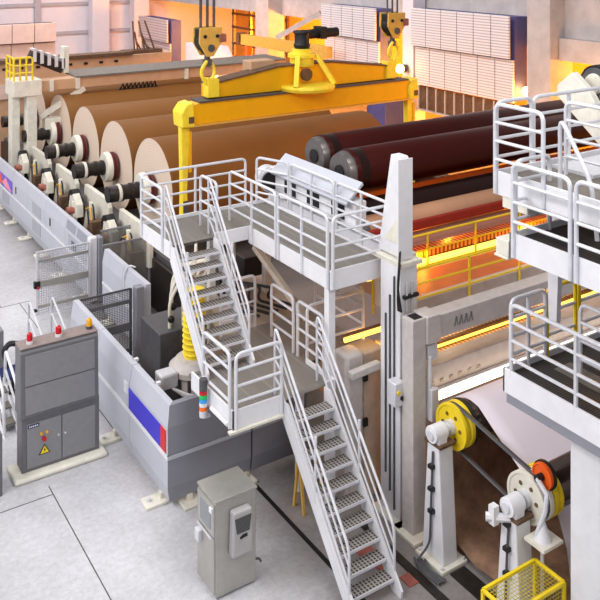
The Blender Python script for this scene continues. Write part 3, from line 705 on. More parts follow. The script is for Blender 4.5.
for q in range(3): build(MB().box(4.72, 19.6+q*0.35, 0.16+q*0.2, 5.0, 19.9+q*0.35, 0.2+q*0.2), 'tread', M['deckgrey'], t)
t = thing('step_ladder', 'short steps with pale tube rails behind the control cabinet', 'steps', (6.5, 22.2, 0))
for x in (6.22, 6.84):
    g_ = build(MB().tube(fillet([(x, 23.1, 0.1), (x, 23.0, 1.5), (x, 21.7, 1.0), (x, 21.65, 0.1)], 0.16), 0.03), 'handrail', M['galv'], t)
    build(MB().tube([(x, 23.0, 1.0), (x, 21.7, 0.55)], 0.025), 'mid_rail', M['galv'], g_)
build(MB().box(6.24, 21.8, 0.3, 6.82, 22.9, 0.36), 'tread', M['fence'], t)
build(MB().box(6.24, 22.9, 0.0, 6.82, 23.2, 0.18), 'tread', M['fence'], t)

# ================================================================== ACCESS PLATFORM, LANDING, STAIRS
Z1, Z2 = 4.7, 2.6
p = thing('access_platform', 'raised grating walkway with rounded tube rails above the front barrier', 'platform', (9.5, 16, 2.5))
build(MB().box(7.42, 16.42, Z1-0.06, 9.34, 18.0, Z1).box(9.34, 13.25, Z1-0.06, 10.75, 18.0, Z1), 'deck', M['grate'], p, smooth=False)
f = MB()
f.box(7.38, 16.4, Z1-0.26, 7.42, 17.98, Z1+0.08); f.box(7.4, 18.0, Z1-0.26, 10.79, 18.04, Z1+0.08)
f.box(9.30, 13.22, Z1-0.28, 9.34, 16.42, Z1+0.08); f.box(9.30, 13.20, Z1-0.28, 10.78, 13.25, Z1+0.10)
f.box(10.75, 13.25, Z1-0.22, 10.79, 18.0, Z1+0.04)
f.box(8.45, 16.38, Z1-0.2, 9.34, 16.42, Z1+0.1)
for q in range(0, len(f.v), 8):
    g0 = MB().add(f.v[q:q+8], f.f[:6]); build(g0, 'fascia_board', M['white'], p, bevel=0.006, smooth=False)
guardrail(p, (7.36, 17.9), (7.36, 16.75), Z1)
guardrail(p, (7.42, 18.06), (10.15, 18.06), Z1, posts=1)
guardrail(p, (8.55, 17.3), (8.55, 16.5), Z1)
guardrail(p, (9.28, 17.25), (9.28, 15.2), Z1, posts=1, drop=.25)
guardrail(p, (9.28, 15.1), (9.28, 13.28), Z1, posts=1, drop=.25)
guardrail(p, (9.34, 13.18), (10.72, 13.18), Z1, posts=0, drop=.25)
guardrail(p, (10.45, 18.02), (10.8, 17.1), Z1, mids=3)
guardrail(p, (10.8, 17.0), (10.8, 15.2), Z1, mids=3, posts=1)
guardrail(p, (10.8, 15.1), (10.8, 13.3), Z1, mids=3, posts=1)
for x, y in ((9.42, 13.4), (9.5, 17.6), (10.6, 17.8), (9.1, 17.85)):
    build(MB().box(x-0.08, y-0.08, 0, x+0.08, y+0.08, Z1-0.06), 'support_leg', M['white'], p, bevel=0.01)
for y in (13.8, 15.0, 16.2): build(MB().box(9.34, y, Z1-0.2, 10.75, y+0.1, Z1-0.06), 'joist', M['fence_d'], p)
build(MB().bar((9.4, 16.3, 4.35), (9.6, 14.5, 3.35), 0.12, 0.12), 'brace', M['beige'], p)

l = thing('stair_landing', 'lower grating landing joining both stair flights over the front barrier', 'platform', (8.3, 14, 2.2))
build(MB().box(7.2, 13.24, Z2-0.06, 8.45, 15.1, Z2).box(8.45, 13.34, Z2-0.06, 9.4, 16.2, Z2).box(9.4, 14.2, Z2-0.06, 10.9, 16.2, Z2), 'deck', M['grate'], l, smooth=False)
f = MB()
f.box(7.16, 13.2, Z2-0.2, 7.2, 14.9, Z2+0.14); f.box(7.16, 13.2, Z2-0.2, 8.24, 13.24, Z2+0.14)
f.box(9.38, 13.24, Z2-0.2, 9.42, 14.2, Z2+0.1); f.box(7.2, 14.95, Z2-0.2, 8.45, 14.99, Z2)
f.box(9.2, 13.2, Z2-0.2, 9.42, 13.24, Z2+0.1)
for q in range(0, len(f.v), 8):
    g0 = MB().add(f.v[q:q+8], f.f[:6]); build(g0, 'fascia_board', M['white'], l, bevel=0.006, smooth=False)
build(MB().box(7.08, 13.14, Z2-0.24, 8.24, 13.24, Z2-0.2), 'edge_tray', M['cream'], l)
guardrail(l, (7.15, 14.35), (7.15, 13.3), Z2)
guardrail(l, (7.22, 13.19), (8.18, 13.19), Z2)
guardrail(l, (9.42, 14.55), (9.42, 13.6), Z2)
guardrail(l, (9.42, 15.6), (9.42, 14.72), Z2)
guardrail(l, (9.42, 14.2), (10.85, 14.2), Z2, mids=2)
guardrail(l, (8.5, 16.2), (9.35, 16.2), Z2)
guardrail(l, (10.92, 14.3), (10.92, 16.1), Z2, mids=2)
for x, y in ((9.25, 15.9), (9.3, 14.3), (10.7, 14.4)):
    build(MB().box(x-0.07, y-0.07, 0, x+0.07, y+0.07, Z2-0.06), 'support_leg', M['white'], l, bevel=0.01)
build(MB().tube([(7.12, 13.95, Z2-0.12), (7.12, 13.3, Z2-0.12)], 0.045), 'cable_pipe', M['white'], l)
stairs('staircase', 'upper white stair flight rising from landing to the raised walkway', 7.44, 8.42, 16.4, Z1, 14.8, Z2, 10)
stairs('staircase', 'lower white stair flight coming down from landing to the floor', 8.27, 9.17, 13.22, Z2, 11.08, 0, 11)
t = thing('signal_tower', 'small column of coloured signal lamps on the outer edge of the stair landing', 'signal lamp', (7.05, 14.15, 2.25))
zz = 2.25
build(MB().cyl((7.05, 14.15, zz), (7.05, 14.15, zz+0.12), 0.075, 16), 'base', M['galv'], t)
for k, mm in enumerate(('olens', 'white', 'cyan', 'green', 'redlens')):
    build(MB().cyl((7.05, 14.15, zz+0.12+0.075*k), (7.05, 14.15, zz+0.19+0.075*k), 0.075, 16), 'lens', M[mm], t)
build(MB().cyl((7.05, 14.15, zz+0.5), (7.05, 14.15, zz+0.7), 0.078, 16), 'cap', M['dgrey'], t)
build(MB().box(7.05, 14.11, zz-0.03, 7.18, 14.19, zz+0.01), 'bracket', M['galv'], t)

# equipment in the pit behind the front barrier
t = thing('drive_motor', 'squat grey motor with a yellow guarded spring shaft behind the barrier', 'motor', (8.5, 18.3, 0))
MX, MY = 8.6, 17.75
build(MB().lathe([(0, .5), (1.2, .5), (1.22, .58), (1.34, .58), (1.4, .5), (1.5, .42), (1.52, .3)], (MX, MY, 0), (0, 0, 1), 28), 'body', M['grey'], t)
for k in range(14):
    a = 2*pi*k/14
    build(MB().box(MX+.5*math.cos(a)-.03, MY+.5*math.sin(a)-.03, 0.1, MX+.5*math.cos(a)+.03, MY+.5*math.sin(a)+.03, 1.2), 'fin', M['dgrey'], t)
build(MB().box(MX-0.95, MY-0.3, 1.05, MX-0.52, MY+0.1, 1.4), 'terminal_box', M['galv'], t, bevel=0.05)
build(MB().box(MX-0.95, MY-0.3, 0, MX-0.5, MY+0.1, 1.05), 'terminal_stand', M['dgrey'], t)
prof = []
for k in range(12): prof += [(k*0.13, .24), (k*0.13+0.1, .24), (k*0.13+0.105, .27), (k*0.13+0.125, .27)]
build(MB().lathe(prof, (MX, MY, 1.5), (0, 0, 1), 24), 'spring_guard', M['lyellow'], t)
b = MB()
for k in range(3): b.tube(fillet([(MX-0.7, MY-0.35, 1.1), (MX-0.3, MY-0.75, 0.95-0.06*k), (MX+0.2, MY-0.7, 1.1), (MX+0.7, MY-0.4, 1.5)], 0.3), 0.03)
build(b, 'cables', M['galv'], t)
one(MB().box(8.15, 18.7, 0, 9.4, 19.9, 1.75), 'junction_box', M['dgrey'], 'dark grey box beside the yellow spring motor and mesh gate', 'box', bevel=0.03)
one(MB().box(9.6, 18.9, 0, 10.9, 20.6, 2.6), 'drive_housing', M['cream'], 'cream drive housing under the upper platform edge', 'housing', bevel=0.05)
one(MB().box(7.5, 19.4, 0, 8.2, 20.6, 0.5), 'pallet_box', M['cream'], 'low pale box on the floor inside the mesh gate', 'box', bevel=0.04)
one(MB().box(7.1, 15.6, 0.0, 10.2, 20.7, 0.05), 'drip_tray', M['rust'], 'rusty floor tray inside the front barrier', 'tray')
t = thing('sole_plate', 'sloping beige machine plate with black hoses under the walkway', 'plate', (10, 17, 0))
build(MB().prism([(16.3, 2.0), (16.3, 2.3), (19.6, 2.9), (19.6, 2.6)], 'x', 9.0, 10.9), 'plate', M['beige'], t)
for k in range(5):
    b = MB().tube(fillet([(9.3+0.1*k, 18.6, 2.8), (9.6+0.2*k, 18.0-0.2*k, 2.9), (9.3+0.25*k, 17.3, 2.65), (9.7+0.25*k, 16.6, 2.6)], 0.3), 0.035, 6)
    build(b, 'hose', M['black'], t)
build(MB().box(9.4, 18.0, 2.5, 9.9, 18.6, 3.1), 'valve_block', M['grease'], t, bevel=0.03)
one(MB().box(10.1, 18.0, 2.9, 10.6, 18.5, 3.4), 'valve_box', M['black'], 'black valve box on the beige plate under the walkway', 'box', bevel=0.03)
t = thing('valve_manifold', 'tangle of cream pipes and black valves below the upper platform corner', 'pipework', (8.9, 19.4, 1.5))
b = MB()
for k in range(9):
    x = 8.5+0.12*k; y = 18.9+0.2*(k % 3)
    b.tube(fillet([(x, y, 0.1), (x, y, 2.4+0.15*(k % 4)), (x+0.4, y+0.2, 2.8+0.2*(k % 3)), (x+0.6, y+0.6, 2.9+0.2*(k % 3))], 0.2), 0.04, 6)
build(b, 'pipes', M['cream'], t)
for k in range(10): build(MB().sphere((8.5+0.13*k, 18.8+0.17*(k % 4), 2.0+0.22*(k % 5)), 0.09, 8), 'valve', M['black'], t)

# ================================================================== WINDER FRAME
t = thing('winder_column', 'tall white machine column with conduits and tapered top stanchion', 'column', (10.6, 12.6, 0))
build(MB().box(10.36, 12.4, 0.03, 10.8, 13.0, 4.9), 'shaft', M['white'], t, bevel=0.02, smooth=False)
build(MB().box(10.2, 12.25, 0, 11.0, 13.1, 0.05), 'foot_plate', M['cream'], t)
build(MB().box(10.36, 12.36, 4.9, 10.9, 13.28, 4.98), 'head_plate', M['cream'], t)
st = build(MB().prism([(12.5, 5.0), (12.5, 6.85), (12.58, 6.98), (12.85, 6.98), (13.25, 5.0)], 'x', 10.5, 10.72), 'stanchion', M['white'], t, bevel=0.02, smooth=False)
build(MB().prism([(12.47, 5.0), (12.47, 6.95), (12.5, 6.95), (12.5, 5.0)], 'x', 10.38, 10.74), 'stanchion_flange', M['white'], st)
build(MB().prism([(12.5, 5.3), (12.5, 5.9), (13.0, 5.3)], 'x', 10.45, 10.5), 'web_plate', M['cream'], st)
for k in range(2): build(MB().tube([(10.5+0.13*k, 12.36, 0.3), (10.5+0.13*k, 12.36, 4.6)], 0.022, 6), 'conduit', M['grey'], t)
for z in (0.9, 1.5, 2.3, 3.2, 4.3): build(MB().box(10.42, 12.33, z, 10.78, 12.4, z+0.06), 'conduit_clip', M['black'], t)
for q in range(3): build(MB().tube([(10.34, 12.55+0.13*q, 0.2+0.3*q), (10.34, 12.55+0.13*q, 4.7-0.4*q)], 0.02, 6), 'conduit', M['dgrey'], t)
bx = build(MB().box(10.12, 12.25, 2.35, 10.36, 12.5, 2.8), 'switch_box', M['galv'], t, bevel=0.02)
build(MB().cyl((10.2, 12.22, 2.62), (10.2, 12.25, 2.62), 0.04), 'button', M['ryellow'], bx)
build(MB().cyl((10.28, 12.22, 2.5), (10.28, 12.25, 2.5), 0.04), 'button', M['black'], bx)
b = MB()
for k in range(4): b.tube(fillet([(10.32, 12.4-0.03*k, 4.1), (10.22, 12.3, 4.4+0.06*k), (10.3, 12.35, 4.85+0.05*k), (10.45, 12.5, 5.2)], 0.15), 0.022, 6)
build(b, 'cables', M['black'], t)
build(MB().bar((9.7, 13.1, 2.72), (10.4, 13.1, 2.76), 0.15, 0.15), 'side_tube', M['grey'], t, bevel=0.02)

t = thing('winder_beam_frame', 'grey frame with square column and long cross beam over the web', 'frame', (10.5, 12.0, 0))
build(MB().box(10.3, 11.95, 0.03, 10.62, 12.27, 4.05), 'column', M['grey'], t, bevel=0.015, smooth=False)
build(MB().box(10.15, 11.75, 0, 10.8, 12.4, 0.05), 'foot_plate', M['cream'], t)
build(MB().box(10.62, 11.9, 3.55, 10.95, 12.32, 4.07), 'corner_box', M['grey'], t, bevel=0.015, smooth=False)
build(MB().box(10.95, 11.95, 3.58, 20.5, 12.3, 4.02), 'cross_beam', M['grey'], t, bevel=0.015, smooth=False)
build(MB().box(10.38, 12.0, 4.05, 10.58, 12.22, 4.06), 'column_opening', M['black'], t)
b = MB()
for k in range(4): b.bar((11.35+0.13*k, 11.94, 3.72), (11.4+0.13*k, 11.94, 3.9), 0.01, 0.03); b.bar((11.4+0.13*k, 11.94, 3.9), (11.44+0.13*k, 11.94, 3.72), 0.01, 0.02)
build(b, 'lettering', M['steelbox'], t)
build(MB().box(10.68, 11.95, 3.2, 10.92, 12.1, 3.5).cyl((10.72, 11.95, 2.3), (10.72, 11.95, 3.3), 0.04).box(10.68, 11.85, 2.1, 10.86, 12.05, 2.7), 'actuator', M['galv'], t, bevel=0.01)
t = thing('lower_beam', 'grey lower beam with stained face just above the bright lamp strip', 'beam', (15, 12.4, 2.4))
build(MB().box(10.95, 12.3, 2.42, 20.5, 12.7, 2.86), 'beam', M['grey'], t, bevel=0.02, smooth=False)
for k in range(6): build(MB().box(11.05+0.25*k, 12.28, 2.5, 11.13+0.25*k, 12.3, 2.56), 'bolt_pad', M['beige'], t)
t = thing('strip_lamp', 'dazzling white lamp strip running under the lower beam above the white web', 'lamp', (15.5, 12.2, 2.3))
build(MB().box(11.0, 12.2, 2.3, 20.3, 12.29, 2.42), 'housing', M['galv'], t)
build(MB().cyl((11.02, 12.13, 2.36), (20.2, 12.13, 2.36), 0.075, 12), 'tube', M['lamp_w'], t)
def lamp_strip(x0, x1, y, z, label, r=0.05):
    t = thing('strip_lamp', label, 'lamp', ((x0+x1)/2, y, z-0.1))
    build(MB().box(x0, y+0.03, z-0.06, x1, y+0.12, z+0.06), 'housing', M['rust'], t)
    build(MB().cyl((x0, y, z), (x1, y, z), r, 10), 'tube', M['lamp_y'], t)
lamp_strip(11.0, 20.3, 12.86, 2.86, 'amber lamp strip between the grey cross beam and the lower beam', 0.028)
lamp_strip(10.95, 20.3, 14.2, 4.0, 'amber lamp strip behind the yellow railings', 0.085)
lamp_strip(10.0, 11.3, 13.7, 3.1, 'short amber lamp above the grey cabinet behind the lower stairs')
# slotted trays lit by the strips
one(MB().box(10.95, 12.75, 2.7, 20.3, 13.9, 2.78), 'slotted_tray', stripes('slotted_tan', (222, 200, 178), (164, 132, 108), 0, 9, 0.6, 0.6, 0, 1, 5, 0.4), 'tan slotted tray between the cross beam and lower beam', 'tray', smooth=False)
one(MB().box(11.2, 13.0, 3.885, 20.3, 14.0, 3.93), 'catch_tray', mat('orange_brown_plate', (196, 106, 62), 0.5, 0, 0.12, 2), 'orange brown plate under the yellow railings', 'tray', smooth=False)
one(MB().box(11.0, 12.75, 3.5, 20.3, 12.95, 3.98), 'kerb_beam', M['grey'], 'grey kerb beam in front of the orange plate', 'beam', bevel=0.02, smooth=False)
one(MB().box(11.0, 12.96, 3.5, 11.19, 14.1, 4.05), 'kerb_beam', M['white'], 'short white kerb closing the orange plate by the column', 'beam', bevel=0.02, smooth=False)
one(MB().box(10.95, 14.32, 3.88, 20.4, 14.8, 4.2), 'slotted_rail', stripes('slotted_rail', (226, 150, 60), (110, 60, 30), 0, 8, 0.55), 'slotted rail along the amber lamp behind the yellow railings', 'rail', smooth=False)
one(MB().box(11.2, 12.96, 3.5, 20.4, 15.0, 3.88), 'machine_beam', M['beige'], 'beige machine beam beneath the slotted rail', 'beam', bevel=0.02, smooth=False)
# yellow railings
def yrail(y, x0, x1, z, h, posts, label):
    t = thing('yellow_railing', label, 'railing', ((x0+x1)/2, y, z))
    b = fillet([(x0, y, z), (x0, y, z+h), (x1, y, z+h), (x1, y, z)], 0.15)
    build(MB().tube(b, 0.026), 'top_rail', M['ryellow'], t)
    for k in (1, 2): build(MB().tube([(x0, y, z+h*k/3), (x1, y, z+h*k/3)], 0.022), 'mid_rail', M['ryellow'], t)
    for k in range(posts):
        x = x0+(x1-x0)*(k+1)/(posts+1); build(MB().tube([(x, y, z), (x, y, z+h)], 0.026), 'post', M['ryellow'], t)
yrail(12.7, 10.98, 18.5, 3.75, 0.88, 4, 'front yellow tube railing along the grey kerb beam')
yrail(14.1, 11.1, 18.5, 3.62, 1.05, 4, 'rear yellow tube railing beyond the orange plate')
t = thing('yellow_railing', 'short yellow side railing closing the walk next to the white column', 'railing', (11.0, 13.4, 3.85))
for y0, y1 in ((12.65, 13.3), (13.35, 14.0)):
    build(MB().tube(fillet([(10.96, y0, 3.3), (10.96, y0, 4.85), (10.96, y1, 4.85), (10.96, y1, 3.3)], 0.14), 0.026), 'hoop', M['ryellow'], t)
    build(MB().tube([(10.96, y0, 4.3), (10.96, y1, 4.3)], 0.022), 'mid_rail', M['ryellow'], t)

# rolls of the winder
def mroll(name, y, z, r, m, label, x0=11.25, x1=20.4, endm=None, band=True):
    t = thing(name, label, 'roll', ((x0+x1)/2, y, z-r))
    build(MB().lathe([(0, r*0.98), (0.02, r), (x1-x0-.02, r), (x1-x0, r*0.98)], (x0, y, z), (1, 0, 0), 48), 'shell', m, t)
    build(MB().lathe([(0, r*0.3), (0, r*0.86), (0.1, r*0.93), (0.17, r*0.95)], (x0-0.16, y, z), (1, 0, 0), 36), 'end_cap', endm or mat('dull_end_steel', (120, 114, 112), 0.3, 0.6, 0.1, 6), t)
    build(MB().lathe([(0, r*.2), (0, r*.34), (0.08, r*.34)], (x0-0.2, y, z), (1, 0, 0), 20), 'journal', M['black'], t)
    if band: build(MB().lathe([(0, r*1.004), (0.25, r*1.004)], (x0+0.12, y, z), (1, 0, 0), 48), 'end_band', M['roll_dk'], t)
    return t
mroll('steel_roll', 16.85, 6.0, 0.48, M['roll'], 'rear dark maroon roll beyond the sloping white cover', x0=11.55)
mroll('steel_roll', 15.72, 5.86, 0.50, M['roll'], 'front dark maroon roll beside the tapered white stanchion', x0=11.5)
mroll('steel_roll', 15.15, 5.02, 0.32, M['roll_dk'], 'black roll under the front maroon roll', band=False)
mroll('paper_covered_roll', 14.72, 4.80, 0.30, mat('tan_paper', (186, 138, 106), 0.55, 0, 0.08, 1), 'tan paper covered roll below the black roll', band=False)
one(MB().box(11.1, 14.28, 4.72, 20.4, 14.4, 4.92), 'red_beam', M['red'], 'narrow red beam under the tan paper covered roll', 'beam', bevel=0.02, smooth=False)
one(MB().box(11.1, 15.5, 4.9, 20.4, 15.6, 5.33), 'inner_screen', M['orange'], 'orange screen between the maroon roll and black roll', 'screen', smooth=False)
one(MB().prism([(14.1, 4.46), (14.1, 4.48), (14.4, 4.66), (14.4, 4.64)], 'x', 11.1, 20.4), 'brown_web', mat('rosy_kraft', (176, 120, 100), 0.6, 0, 0.06, 1), 'rosy brown web of paper below the red beam', 'paper web', smooth=False)

# housing beyond the walkway
t = thing('slitter_housing', 'white housing with dark openings and sloping cover behind the walkway', 'housing', (11.2, 16.3, 4.7))
build(MB().box(10.95, 14.6, 4.5, 11.25, 18.3, 5.5), 'casing', M['white'], t, bevel=0.02, smooth=False)
for y in (15.6, 16.75): build(MB().box(11.27, y, 5.3, 11.36, y+0.25, 5.82), 'bearing_pedestal', M['cream'], t, bevel=0.02)
build(MB().prism([(10.78, 5.42), (10.76, 5.47), (11.22, 5.88), (11.25, 5.82)], 'y', 14.7, 17.9), 'sloping_cover', M['fence'], t, bevel=0.006, smooth=False)
for y0, y1 in ((17.0, 17.5), (16.0, 16.5), (15.0, 15.5)): build(MB().box(10.935, y0, 5.02, 10.955, y1, 5.36), 'opening', M['black'], t, smooth=False)
build(MB().lathe([(0, .3), (.08, .3), (.1, .26)], (10.9, 18.1, 5.2), (-0.25, -1, 0.0), 28).cyl((10.94, 18.2, 5.2), (11.0, 18.5, 5.2), 0.3), 'round_port', M['galv'], t)
build(MB().cyl((10.86, 18.02, 5.2), (10.85, 17.96, 5.2), 0.25), 'port_opening', M['black'], t)
build(MB().box(10.82, 13.4, 4.72, 10.92, 18.0, 4.9).box(10.86, 13.4, 4.95, 10.94, 18.0, 5.0), 'cable_tray', M['galv'], t)
one(MB().box(11.0, 13.2, 4.3, 11.5, 14.5, 4.75), 'bearing_box', M['cream'], 'cream bearing box between walkway end and stanchion', 'housing', bevel=0.04)
t = thing('machine_cabinet', 'grey rounded machine cabinet behind the lower stair flight', 'cabinet', (10.4, 13.9, 0))
build(MB().box(9.75, 13.3, 0, 10.2, 13.75, 3.0), 'body', M['grey'], t, bevel=0.08)
build(MB().box(10.22, 13.35, 0, 10.75, 13.9, 2.9), 'door', M['beige'], t, bevel=0.02)
for z in (1.5, 2.4): build(MB().box(10.16, 13.26, z, 10.26, 13.32, z+0.15), 'handle', M['black'], t)
one(MB().box(10.0, 14.25, 0, 10.6, 16.3, 1.7), 'machine_plinth', M['beige'], 'beige machine plinth below the landing grating', 'plinth', bevel=0.03)

# unwind / tail rolls at lower right
def pulley(parent, x, y, z, r, m, name='pulley'):
    d = build(MB().lathe([(0, r*.2), (0, r*.86), (-0.02, r*.9), (-0.02, r), (0.05, r), (0.07, r*.93), (0.13, r*.93), (0.15, r), (0.22, r), (0.22, r*.3)], (x, y, z), (1, 0, 0), 40), name, m, parent)
    build(MB().lathe([(0, .07), (0, .13), (.12, .13)], (x-0.1, y, z), (1, 0, 0), 20), 'hub', M['galv'], d)
    for k in range(6):
        a = 2*pi*k/6; build(MB().cyl((x-0.015, y+r*.55*math.cos(a), z+r*.55*math.sin(a)), (x+0.01, y+r*.55*math.cos(a), z+r*.55*math.sin(a)), 0.035, 8), 'bolt', M['rust'], d)
    return d
RGX0, RGX1 = 10.9, 20.0
t = thing('lead_roll', 'chrome lead roll with yellow pulley on the farther white stand', 'roll', (15, 11.3, 1.9))
build(MB().lathe([(0, .32), (.02, .33), (8.98, .33), (9, .32)], (RGX0, 11.3, 2.3), (1, 0, 0), 48), 'shell', M['chrome'], t)
build(MB().cyl((10.35, 11.3, 2.3), (11.05, 11.3, 2.3), 0.08), 'journal', M['galv'], t)
pulley(t, 10.66, 11.3, 2.3, 0.40, M['ryellow'])
build(MB().lathe([(0, .37), (.02, .40), (.05, .40), (.06, .37)], (10.92, 11.3, 2.3), (1, 0, 0), 40), 'rear_flange', M['black'], t)
t = thing('lead_roll', 'chrome lead roll with cream and yellow pulleys on the nearer white stand', 'roll', (15, 9.5, 1.6))
build(MB().lathe([(0, .30), (.02, .31), (8.98, .31), (9, .30)], (RGX0+0.1, 9.5, 2.0), (1, 0, 0), 48), 'shell', M['chrome'], t)
build(MB().cyl((10.35, 9.5, 2.0), (11.15, 9.5, 2.0), 0.08), 'journal', M['galv'], t)
pulley(t, 10.62, 9.5, 2.0, 0.40, M['cream'])
build(MB().lathe([(0, .34), (.02, .40), (.1, .40), (.12, .36), (.16, .36), (.17, .4), (.22, .4)], (10.86, 9.5, 2.0), (1, 0, 0), 40), 'rear_pulley', M['ryellow'], t)
# flat belt between the two pulleys
def flatbelt():
    b = MB(); pts = []
    y0, z0, y1, z1, r = 11.3, 2.3, 9.5, 2.0, 0.385
    a0 = math.atan2(z1-z0, y1-y0); n = 14
    for k in range(n+1): a = a0+pi/2+pi*k/n; pts.append((y0+r*math.cos(a), z0+r*math.sin(a)))
    for k in range(n+1): a = a0-pi/2+pi*k/n; pts.append((y1+r*math.cos(a), z1+r*math.sin(a)))
    N = len(pts)
    vs = []
    for (y, z), rr in [(p, 0) for p in pts]: vs += [(10.70, y, z), (10.80, y, z)]
    fs = [(2*i, 2*i+1, 2*((i+1) % N)+1, 2*((i+1) % N)) for i in range(N)]
    b.add(vs, fs)
    o = one(b, 'drive_belt', M['dgrey'], 'flat grey belt running between the two pulleys of the lead rolls', 'belt')
    s = o.modifiers.new('thick', 'SOLIDIFY'); s.thickness = 0.012
flatbelt()
# white web and brown web
def sheet(name, prof, x0, x1, m, label, th=0.006, wob=0.0):
    b = MB(); n = len(prof); K = 24; vs = []
    for i, (y, z) in enumerate(prof):
        for k in range(K+1):
            vs.append((x0+(x1-x0)*k/K, y+random.uniform(-wob, wob), z+random.uniform(-wob, wob)))
    fs = [(i*(K+1)+k, i*(K+1)+k+1, (i+1)*(K+1)+k+1, (i+1)*(K+1)+k) for i in range(n-1) for k in range(K)]
    b.add(vs, fs); o = one(b, name, m, label, 'paper web')
    s = o.modifiers.new('thick', 'SOLIDIFY'); s.thickness = th; s.offset = 0
arc = [(9.5+0.325*math.cos(a), 2.0+0.325*math.sin(a)) for a in [pi/2-0.15*k for k in range(1, 14)]][:0]
prof = [(12.2, 2.12), (12.0, 2.3), (11.7, 2.52), (11.45, 2.62), (11.3, 2.64), (11.1, 2.61), (10.4, 2.16), (9.72, 1.74)]
prof += [(9.5, 1.672), (9.3, 1.70), (9.1, 1.2), (9.0, 0.6)]
sheet('paper_web', prof, 11.14, 19.8, M['paper'], 'smooth white paper web sloping from the bright lamp over the lead rolls')
sheet('crumpled_web', [(11.75, 1.9), (11.7, 1.3), (11.6, 0.7), (11.4, 0.35), (11.1, 0.2), (10.7, 0.12), (10.2, 0.14), (9.7, 0.12), (9.1, 0.14), (8.4, 0.12)], 10.68, 19.5, M['kraft_w'], 'crumpled brown paper hanging below the white web between the stands', wob=0.03)
one(MB().box(10.95, 11.82, 0, 20, 11.88, 1.9), 'back_screen', M['beige'], 'tan screen behind the crumpled brown paper beside the column', 'screen', smooth=False)

def roll_stand(y, zt, label, lean):
    t = thing('bearing_stand', label, 'stand', (10.4, y, 0), 'white bearing stands of the lead rolls')
    build(MB().box(10.1, y-0.36, 0, 10.72, y+0.36, 0.06), 'foot_plate', M['cream'], t, bevel=0.01)
    build(MB().prism([(y-0.26, 0.06), (y-0.14, zt-0.2), (y+0.16, zt-0.2), (y+0.3, 0.06)], 'x', 10.22, 10.56), 'body', M['white'], t, bevel=0.02, smooth=False)
    build(MB().box(10.2, y-0.2, zt-0.2, 10.58, y+0.22, zt-0.15), 'top_plate', M['rust'], t)
    be = build(MB().cyl((10.16, y, zt), (10.46, y, zt), 0.15, 24).box(10.22, y-0.15, zt-0.15, 10.42, y+0.15, zt), 'bearing', M['white'], t, bevel=0.01)
    build(MB().cyl((10.13, y, zt), (10.17, y, zt), 0.08, 16), 'bearing_cap', M['galv'], be)
    build(MB().tube(fillet([(10.19, y-0.02, zt-0.3), (10.17, y, 1.2), (10.18, y+0.05, 0.3), (9.9, y+0.1, 0.08)], 0.2), 0.022, 6), 'conduit', M['dgrey'], t)
    for z in (0.9, 1.3, 1.7): build(MB().box(10.13, y-0.05, z, 10.22, y+0.06, z+0.06), 'conduit_clip', M['black'], t)
    for dx in (10.16, 10.66):
        for dy in (-0.3, 0.3): build(MB().cyl((dx, y+dy, 0.06), (dx, y+dy, 0.1), 0.03, 8), 'anchor_bolt', M['galv'], t)
    return t
roll_stand(11.3, 2.3, 'white tapered stand holding the farther lead roll and yellow pulley', 0)
r2 = roll_stand(9.5, 2.0, 'white tapered stand holding the nearer lead roll above the yellow cage', 0)
ta = thing('tension_arm', 'orange wheel on a white pivot arm beside the nearer lead roll', 'pulley', (10.6, 9.2, 1.6))
dO = build(MB().lathe([(0, .06), (0, .17), (-0.015, .18), (-0.015, .205), (.1, .205), (.1, .1)], (10.75, 9.28, 2.42), (1, 0, 0), 32), 'wheel', M['orange'], ta)
build(MB().lathe([(0, .23), (.05, .23)], (10.80, 9.28, 2.42), (1, 0, 0), 32), 'wheel_flange', M['black'], dO)
build(MB().cyl((10.62, 9.28, 2.42), (10.78, 9.28, 2.42), 0.06, 16), 'hub', M['black'], dO)
build(MB().tube([(10.64, 9.28, 2.42), (10.6, 9.05, 2.3), (10.5, 9.0, 2.1), (10.42, 9.1, 1.7)], 0.04), 'arm', M['galv'], ta)
build(MB().box(10.3, 8.85, 1.58, 10.75, 9.25, 1.63), 'bracket_plate', M['cream'], ta)
build(MB().lathe([(0, .14), (.3, .03)], (10.5, 9.05, 1.63), (0, 0, 1), 16), 'pivot_cone', M['white'], ta)
build(MB().tube([(10.55, 9.1, 1.58), (10.55, 9.1, 0.6)], 0.03), 'pull_rod', M['galv'], ta)
build(MB().tube([(9.95, 9.75, 1.8), (10.3, 9.45, 1.8)], 0.07).box(9.98, 9.6, 1.7, 10.1, 9.72, 2.0), 'pivot_shaft', M['white'], ta)

cg = thing('machine_cage', 'yellow framed wire mesh cage on the floor at the bottom edge', 'cage', (9.8, 8.95, 0))
fb = MB(); cx0, cx1, cy0, cy1, cz = 9.25, 10.4, 8.55, 9.12, 1.3
for x in (cx0, cx1):
    for y in (cy0, cy1): fb.box(x-0.025, y-0.025, 0, x+0.025, y+0.025, cz)
for z in (cz,):
    for y in (cy0, cy1): fb.box(cx0, y-0.025, z-0.03, cx1, y+0.025, z+0.02)
    for x in (cx0, cx1): fb.box(x-0.025, cy0, z-0.03, x+0.025, cy1, z+0.02)
build(fb, 'frame', M['ryellow'], cg, bevel=0.006)
build(MB().box(cx0, cy0, cz-0.002, cx1, cy1, cz), 'top_mesh', M['wirey'], cg, smooth=False)
build(MB().box(cx0, cy0-0.001, 0.1, cx1, cy0+0.001, cz), 'side_mesh', mesh_mat('wire_mesh_yellow_side', (190, 168, 50), 0, 2, 17, 0.2), cg, smooth=False)
t = thing('caged_drive', 'pale drive unit with motors inside the yellow cage', 'drive', (9.9, 8.85, 0))
